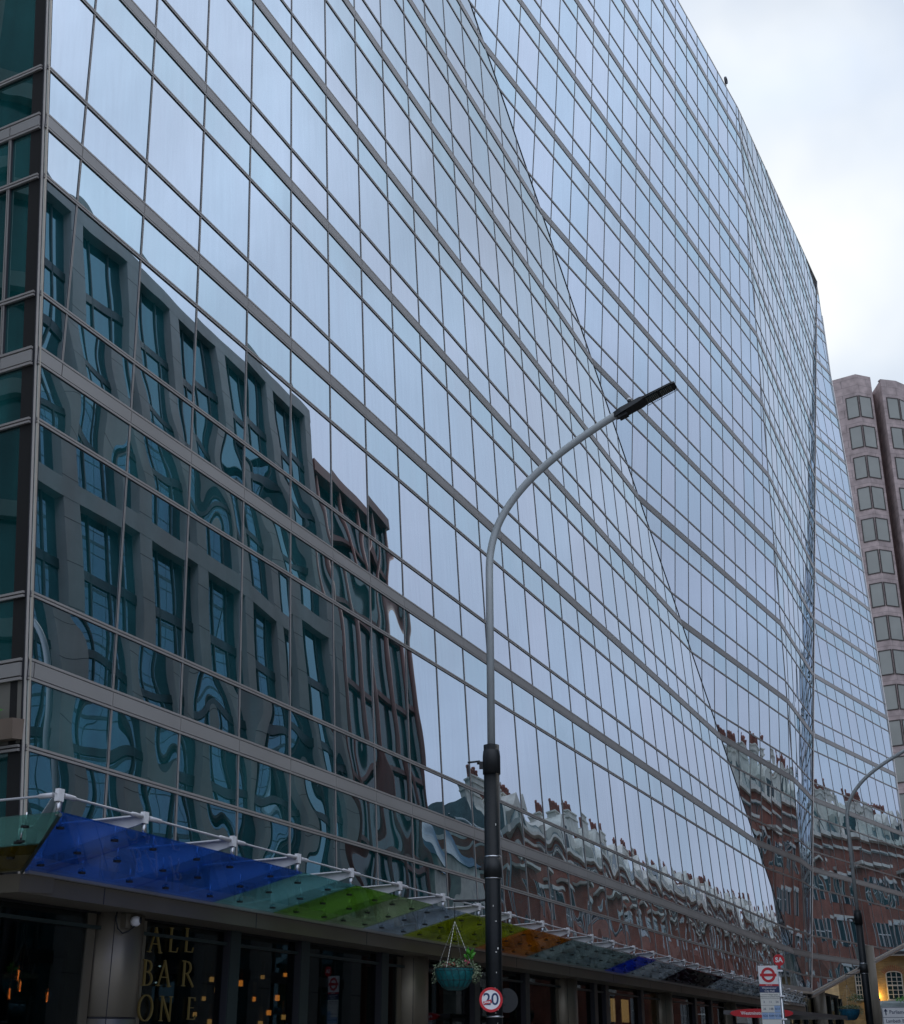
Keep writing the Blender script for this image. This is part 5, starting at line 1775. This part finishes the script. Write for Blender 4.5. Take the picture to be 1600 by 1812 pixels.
def mansion(s0, s1, label, seed):
    rnd = random.Random(seed)
    mr = empty('mansion_block', sp((s0 + s1) / 2, PW, 0), label, 'mansion block', 'red brick mansion blocks mirrored in the glass')
    m_ = MB(); m_.spbox(s0, s1, PW - 12, PW - 0.6, 0, 19.0); m_.build('wall', M['redbrick'], mr)
    # bays
    nb = max(1, int((s1 - s0) / 7.0)); w_ = (s1 - s0) / nb
    for k in range(nb):
        c = s0 + w_ * (k + 0.5)
        m_ = MB()
        q = [sp(c - 2.1, PW - 0.6, 0), sp(c - 1.2, PW + 0.35, 0), sp(c + 1.2, PW + 0.35, 0), sp(c + 2.1, PW - 0.6, 0)]
        m_.hexa(q, [v + ZV * 17.0 for v in q]); m_.build('bay', M['redbrick'], mr)
        for z0 in (3.6, 7.0, 10.4, 13.8):
            for dx in (-0.95, 0.15):
                m_ = MB(); m_.spbox(c + dx, c + dx + 0.8, PW + 0.345, PW + 0.365, z0, z0 + 1.9, 0)
                m_.spbox(c + dx - 0.07, c + dx, PW + 0.345, PW + 0.40, z0, z0 + 1.9, 1); m_.spbox(c + dx + 0.8, c + dx + 0.87, PW + 0.345, PW + 0.40, z0, z0 + 1.9, 1)
                m_.spbox(c + dx, c + dx + 0.8, PW + 0.366, PW + 0.39, z0 + 0.92, z0 + 1.0, 1)
                m_.build('window', [M['bwin'], M['wframe']], mr)
            for dx in (-w_ / 2 + 0.35, w_ / 2 - 1.35):
                m_ = MB(); m_.spbox(c + dx, c + dx + 1.0, PW - 0.61, PW - 0.58, z0, z0 + 2.0, 0)
                m_.spbox(c + dx - 0.1, c + dx, PW - 0.6, PW - 0.5, z0, z0 + 2.0, 1); m_.spbox(c + dx + 1.0, c + dx + 1.1, PW - 0.6, PW - 0.5, z0, z0 + 2.0, 1)
                m_.spbox(c + dx - 0.15, c + dx + 1.15, PW - 0.6, PW - 0.42, z0 + 2.0, z0 + 2.25, 1)
                m_.build('window', [M['bwin'], M['wframe']], mr)
        # balcony
        m_ = MB(); m_.spbox(c - 2.3, c + 2.3, PW - 0.6, PW + 0.9, 16.6, 16.85, 0); m_.spbox(c - 2.3, c + 2.3, PW + 0.82, PW + 0.88, 17.7, 17.78, 1)
        for j in range(16): m_.spbox(c - 2.25 + j * 0.3, c - 2.22 + j * 0.3, PW + 0.83, PW + 0.86, 16.85, 17.7, 1)
        m_.build('balcony', [M['creamst'], M['slate']], mr)
        # dormer gable
        m_ = MB()
        q = [sp(c - 1.4, PW - 0.62, 19.3), sp(c + 1.4, PW - 0.62, 19.3), sp(c + 1.4, PW - 0.62, 21.0), sp(c + 0.0, PW - 0.62, 22.2), sp(c - 1.4, PW - 0.62, 21.0)]
        m_.hexa(q, [v - N * 2.5 for v in q]); dg_ = m_.build('dormer', M['creamst'], mr)
        m_ = MB(); m_.spbox(c - 0.6, c + 0.6, PW - 0.62, PW - 0.58, 19.6, 21.0); m_.build('window', M['bwin'], dg_)
    for z0, z1, pp in ((19.0, 19.35, 0.0), (15.9, 16.2, -0.45), (12.6, 12.85, -0.5), (9.1, 9.35, -0.5), (5.8, 6.1, -0.45), (18.1, 18.35, -0.4)):
        m_ = MB(); m_.spbox(s0 - 0.02, s1 + 0.02, PW - 12.1, PW + pp, z0, z1); m_.build('stone_course', M['creamst'], mr)
    m_ = MB()
    q = [sp(s0, PW - 0.7, 19.36), sp(s1, PW - 0.7, 19.36), sp(s1, PW - 11.5, 19.36), sp(s0, PW - 11.5, 19.36)]
    m_.hexa(q, [sp(s0 + 0.3, PW - 2.2, 21.6), sp(s1 - 0.3, PW - 2.2, 21.6), sp(s1 - 0.3, PW - 10, 21.6), sp(s0 + 0.3, PW - 10, 21.6)]); m_.build('mansard_roof', M['slate'], mr)
    s_ = s0 + 0.6
    while s_ < s1 - 3:
        wd_ = rnd.uniform(2.4, 4.2); zt_ = rnd.uniform(22.2, 23.3); pp = PW - rnd.uniform(1.4, 3.0)
        m_ = MB(); m_.spbox(s_, s_ + wd_, pp - 1.0, pp, 19.4, zt_, 0)
        m_.spbox(s_ - 0.12, s_ + wd_ + 0.12, pp - 1.1, pp + 0.1, zt_ - 0.55, zt_ - 0.40, 0)
        m_.spbox(s_ - 0.12, s_ + wd_ + 0.12, pp - 1.1, pp + 0.1, zt_, zt_ + 0.12, 0)
        ch = m_.build('chimney', [M['creamst']], mr)
        m_ = MB(); n = int(wd_ / 0.42)
        for k in range(n):
            c = sp(s_ + 0.25 + k * (wd_ - 0.5) / max(1, n - 1), pp - 0.5, zt_ + 0.12)
            hh = rnd.uniform(0.75, 1.1)
            m_.lathe(c, [(0.16, 0), (0.13, hh * 0.8), (0.17, hh * 0.85), (0.15, hh)], 8)
        m_.build('chimney_pots', M['pot'], ch)
        s_ += wd_ + rnd.uniform(2.0, 5.0)
    return mr


mansion(84.5, 104.0, 'near red brick mansion block with cream chimney stacks, mirrored in the glass', 3)
mansion(104.1, 128.0, 'middle red brick mansion block with rows of chimney pots mirrored in the glass', 8)
mansion(128.1, 178.0, 'farthest red brick mansion block mirrored near the glass fold', 12)
mansion(178.1, 226.0, 'very last red brick mansion block, a thin sliver mirrored at the fold', 21)
# unseen dark block, added out of view for the left flank to reflect
sb = empty('side_reflection_block', Vector((-34, 2, 0)), 'unseen dark teal block added as reflection for the side wall at the left edge', 'office building')
m_ = MB(); m_.box((-46, -22, 0), (14, 0, 0), (0, 40, 0), (0, 0, 46)); m_.build('wall', M['rglass'], sb)
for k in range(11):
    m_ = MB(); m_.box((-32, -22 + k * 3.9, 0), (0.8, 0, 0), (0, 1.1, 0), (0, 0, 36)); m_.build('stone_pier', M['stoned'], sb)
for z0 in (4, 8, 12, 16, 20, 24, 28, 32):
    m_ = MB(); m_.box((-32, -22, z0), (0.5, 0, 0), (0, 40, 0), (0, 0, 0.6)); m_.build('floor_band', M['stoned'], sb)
